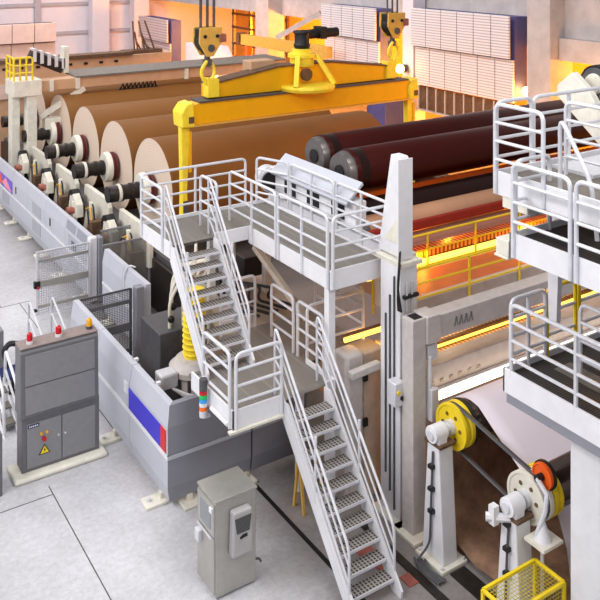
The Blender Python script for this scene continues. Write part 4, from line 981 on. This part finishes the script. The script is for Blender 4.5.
build(MB().box(9.4, 8.65, 0, 10.3, 9.05, 0.4), 'base', M['grey'], t, bevel=0.02)
for x in (9.6, 9.9, 10.15): build(MB().cyl((x, 8.85, 0.4), (x, 8.85, 0.85), 0.1).cyl((x, 8.85, 0.85), (x, 8.85, 0.95), 0.06), 'motor', M['galv'], t)
build(MB().cyl((9.5, 8.8, 0.7), (10.2, 8.8, 0.7), 0.05), 'drive_shaft', M['copper'], t)

# floor rails and red plates round the stands
for y, x in ((0, 10.95),):
    pass
for x, w, lab in ((9.75, 0.16, 'left dark steel floor rail beside the white stand feet'), (10.42, 0.34, 'right dark steel floor rail running up to the pulley stand foot')):
    one(MB().box(x-w/2, 9.9, 0, x+w/2, 10.9 if w > .2 else 13.0, 0.03), 'floor_rail', M['grease'], lab, 'rail', smooth=False)
for x, y, lab in ((9.35, 12.2, 'red floor plate nearest the white machine column'), (9.42, 11.75, 'red floor plate in line with the lower stair rail end'), (9.62, 11.2, 'red floor plate closest to the pulley stand foot')):
    one(MB().box(x-0.16, y-0.14, 0, x+0.16, y+0.14, 0.015), 'floor_plate', M['brick'], lab, 'floor plate', smooth=False)
b = MB()
for k in range(4): b.tube(fillet([(9.95+0.04*k, 11.5-0.05*k, 0.06), (9.8+0.03*k, 11.1, 0.12), (9.9+0.05*k, 10.8, 0.05)], 0.2), 0.025, 6)
one(b, 'cable_bundle', M['dgrey'], 'loose grey cables on the floor at the pulley stand foot', 'cable')
t = thing('ladder_frame', 'small brown trestle on the floor behind the lower stairs', 'trestle', (9.3, 13.9, 0))
for x in (8.95, 9.4): build(MB().bar((x, 13.6, 0), (x, 13.75, 1.0), 0.05, 0.05).bar((x, 13.95, 0), (x, 13.8, 1.0), 0.05, 0.05), 'leg', M['hook'], t)
build(MB().box(8.9, 13.7, 0.97, 9.45, 13.85, 1.02), 'top', M['galv'], t)

# ================================================================== RIGHT-HAND PLATFORMS
def platform(label, x0, x1, y0, y1, z, fh, dm=None):
    t = thing('service_platform', label, 'platform', (x0, (y0+y1)/2, z-fh))
    build(MB().box(x0+0.03, y0, z-0.06, x1, y1-0.03, z), 'deck', dm or M['grate_d'], t, smooth=False)
    f = MB().box(x0, y0, z-fh, x0+0.04, y1, z+0.1).box(x0, y1-0.04, z-fh, x1, y1, z+0.1)
    for q in range(0, len(f.v), 8):
        g0 = MB().add(f.v[q:q+8], f.f[:6]); build(g0, 'fascia_board', M['white'], t, bevel=0.006, smooth=False)
    return t
a = platform('lowest right service platform with dark grating above the white web', 9.92, 13.0, 4.8, 9.35, 4.3, 0.28)
build(MB().box(9.95, 4.8, 3.86, 10.1, 9.3, 4.02), 'edge_girder', M['fence_d'], a)
guardrail(a, (9.95, 9.2), (9.95, 5.5), 4.3, posts=2, drop=0)
guardrail(a, (10.05, 9.3), (10.85, 9.3), 4.3, posts=1, drop=0)
build(MB().box(10.42, 7.9, 0, 10.95, 8.45, 3.95), 'support_column', M['white'], a, bevel=0.02, smooth=False)
for x, h in ((10.9, 1.15), (11.7, 1.15)):
    gg = build(MB().tube(fillet([(x, 9.3, 4.3), (x, 9.3, 5.45), (x+0.7, 9.3, 5.45), (x+0.7, 9.3, 4.3)], 0.16), RT), 'gate_hoop', M['ryellow'], a, label='yellow hoop')
    for k in (1, 2): build(MB().tube([(x, 9.3, 4.3+0.38*k), (x+0.7, 9.3, 4.3+0.38*k)], RT*.85), 'mid_rail', M['galv'], gg)
guardrail(a, (10.85, 8.6), (10.85, 7.6), 4.3, drop=0)
for k in range(3): build(MB().box(10.2+0.5*k, 6.5, 4.3, 10.6+0.5*k, 9.0, 4.306), 'grating_panel', M['deckgrey'] if k == 1 else M['grate_d'], a, smooth=False)
b2 = platform('middle right service platform with white fascia and rounded rails', 9.42, 12.5, 4.6, 8.75, 6.7, 0.27)
build(MB().box(9.4, 8.75, 6.42, 9.8, 9.0, 6.66).box(9.38, 8.75, 6.38, 9.82, 9.02, 6.42), 'end_bracket', M['cream'], b2, bevel=0.01)
guardrail(b2, (9.40, 8.66), (9.40, 7.62), 6.7, drop=.25)
guardrail(b2, (9.40, 7.52), (9.40, 5.8), 6.7, drop=.25)
guardrail(b2, (9.5, 8.7), (10.25, 8.7), 6.7, drop=0)
c3 = platform('upper right service platform in front of the maroon rolls', 9.72, 12.6, 7.2, 9.35, 7.45, 0.27, M['deckgrey'])
guardrail(c3, (9.70, 9.3), (9.70, 8.35), 7.45, drop=.25)
guardrail(c3, (9.8, 9.37), (10.6, 9.37), 7.45, drop=.0)
guardrail(c3, (10.65, 9.37), (12.4, 9.37), 7.45, posts=1, drop=.0)
guardrail(c3, (10.75, 8.8), (10.75, 7.9), 7.45, drop=.1)
hr = build(MB().tube(fillet([(9.95, 8.25, 7.45), (9.95, 8.25, 8.55), (9.95, 7.7, 7.7), (9.95, 7.6, 6.9)], 0.2), RT), 'stair_rail', M['galv'], c3)
build(MB().box(9.75, 8.7, 7.0, 11.6, 9.2, 7.2), 'girder', M['cream'], c3, bevel=0.01)
build(MB().prism([(9.15, 7.2), (8.85, 7.2), (8.95, 5.0), (9.1, 5.0)], 'x', 10.7, 10.8), 'strut', M['white'], c3)
build(MB().box(10.9, 8.4, 7.45, 12.9, 9.2, 7.5), 'step_plate', M['galv'], c3)
# white lever arms with bearing at top right
t = thing('lever_arm', 'white angled lever arms carrying a dark bearing at the right edge', 'arm', (12.5, 9.9, 7.6))
for x, m in ((12.45, 'cream'), (13.0, 'white')):
    build(MB().prism([(9.0, 7.5), (9.4, 7.5), (10.4, 8.3), (10.4, 8.5), (10.05, 8.78), (9.7, 8.5)], 'x', x, x+0.16), 'arm_plate', M[m], t, bevel=0.02, smooth=False)
build(MB().box(12.6, 9.4, 7.6, 13.0, 9.7, 7.9), 'spacer', M['dgrey'], t)
build(MB().cyl((12.9, 9.9, 8.55), (14.5, 9.9, 8.55), 0.34, 28), 'bearing', M['black'], t)
build(MB().lathe([(0, .1), (.0, .17), (.06, .19), (.1, .19)], (12.8, 9.9, 8.55), (1, 0, 0), 24), 'bearing_cap', M['cream'], t)
build(MB().lathe([(0, .28), (.04, .3), (.08, .28)], (12.87, 9.9, 8.55), (1, 0, 0), 24), 'bearing_ring', M['dgrey'], t)
# cables on the right white column
b = MB()
for k in range(6): b.tube(fillet([(11.4, 8.1-0.04*k, 1.9+0.03*k), (10.9, 7.85-0.03*k, 1.85+0.03*k), (10.42+0.05*k, 7.86-0.02*k, 1.6), (10.38+0.05*k, 7.86, 0.3)], 0.2), 0.03, 6)
one(b, 'cable_bundle', M['dgrey'], 'thick black cable bundle on the right white support column', 'cable')

# ================================================================== LIGHT, CAMERA
def area(name, loc, rot, sx, sy, e, col=(1, 1, 1)):
    L = bpy.data.lights.new(name, 'AREA'); L.shape = 'RECTANGLE'; L.size = sx; L.size_y = sy; L.energy = e; L.color = col
    o = bpy.data.objects.new(name, L); COL.objects.link(o); o.location = loc; o.rotation_euler = rot; return o
def point(name, loc, e, col, r=0.3):
    L = bpy.data.lights.new(name, 'POINT'); L.energy = e; L.color = col; L.shadow_soft_size = r
    o = bpy.data.objects.new(name, L); COL.objects.link(o); o.location = loc; return o
area('unseen_hall_light', (-7, 12, 17), (0, math.radians(-35), 0), 5, 16, 3600, (1, 0.98, 0.98))  # this pair is added out of view to brighten faces towards -x
area('unseen_hall_light', (-6, 32, 17), (0, math.radians(-30), 0), 5, 18, 3600, (1, 0.97, 0.97))
area('unseen_hall_light', (12, 34, 19), (0, math.radians(-52), 0), 4, 24, 2300, (1, 0.95, 0.94))  # added without a fixture to brighten the right wall
area('unseen_hall_light', (7, -3, 17), (math.radians(42), 0, 0), 10, 4, 1500, (1, 0.98, 0.97))  # added front fill, out of view, for faces towards -y
area('unseen_hall_light', (9, 10, 19), (0, 0, 0), 6, 6, 900, (1, 0.97, 0.95))
area('unseen_hall_light', (12, 48, 18), (math.radians(15), 0, 0), 16, 4, 3300, (1, 0.94, 0.96))
OR = (1.0, 0.38, 0.035)
for x, y, z, e in ((27.3, 32.6, 5.0, 300), (27.5, 24.2, 4.5, 500), (23.2, 26.0, 1.8, 250), (31, 19, 5.8, 4200), (31, 28, 4.5, 3200), (26.0, 20.6, 4.6, 350), (31, 41, 5.5, 4200), (30.5, 51, 5.0, 5200), (23, 46, 3.2, 700), (23.5, 28, 2.5, 250)):
    point('sodium_lamp', (x, y, z), e, OR)
for x, y, z, e in ((12.5, 14.2, 4.15, 30), (16, 14.2, 4.15, 50), (10.9, 14.0, 2.6, 25), (14, 15.0, 4.4, 30), (10.0, 15.0, 2.0, 0)):
    if e: point('machine_lamp', (x, y, z), e, OR, 0.1)

for x in (12.5, 15.5, 18.5): point('machine_lamp', (x, 13.4, 3.25), 18, (1.0, 0.66, 0.34), 0.1)
wd = bpy.data.worlds.new('hall_ambient'); SC.world = wd; wd.use_nodes = True
bg = wd.node_tree.nodes['Background']; bg.inputs[0].default_value = (0.93, 0.93, 1.0, 1); bg.inputs[1].default_value = 0.34

cam = bpy.data.cameras.new('camera'); co = bpy.data.objects.new('camera', cam); COL.objects.link(co)
co.location = (0, 0, 11); co.rotation_euler = (pi/2, 0, -math.atan2(.5457, .838))
cam.sensor_width = 36; cam.lens = 837/600*36; cam.shift_y = -350/600; cam.clip_end = 300
SC.camera = co
SC.view_settings.view_transform = 'Standard'; SC.view_settings.look = 'None'; SC.view_settings.gamma = 1.0
SC.view_settings.use_curve_mapping = False; SC.view_settings.exposure = -0.1
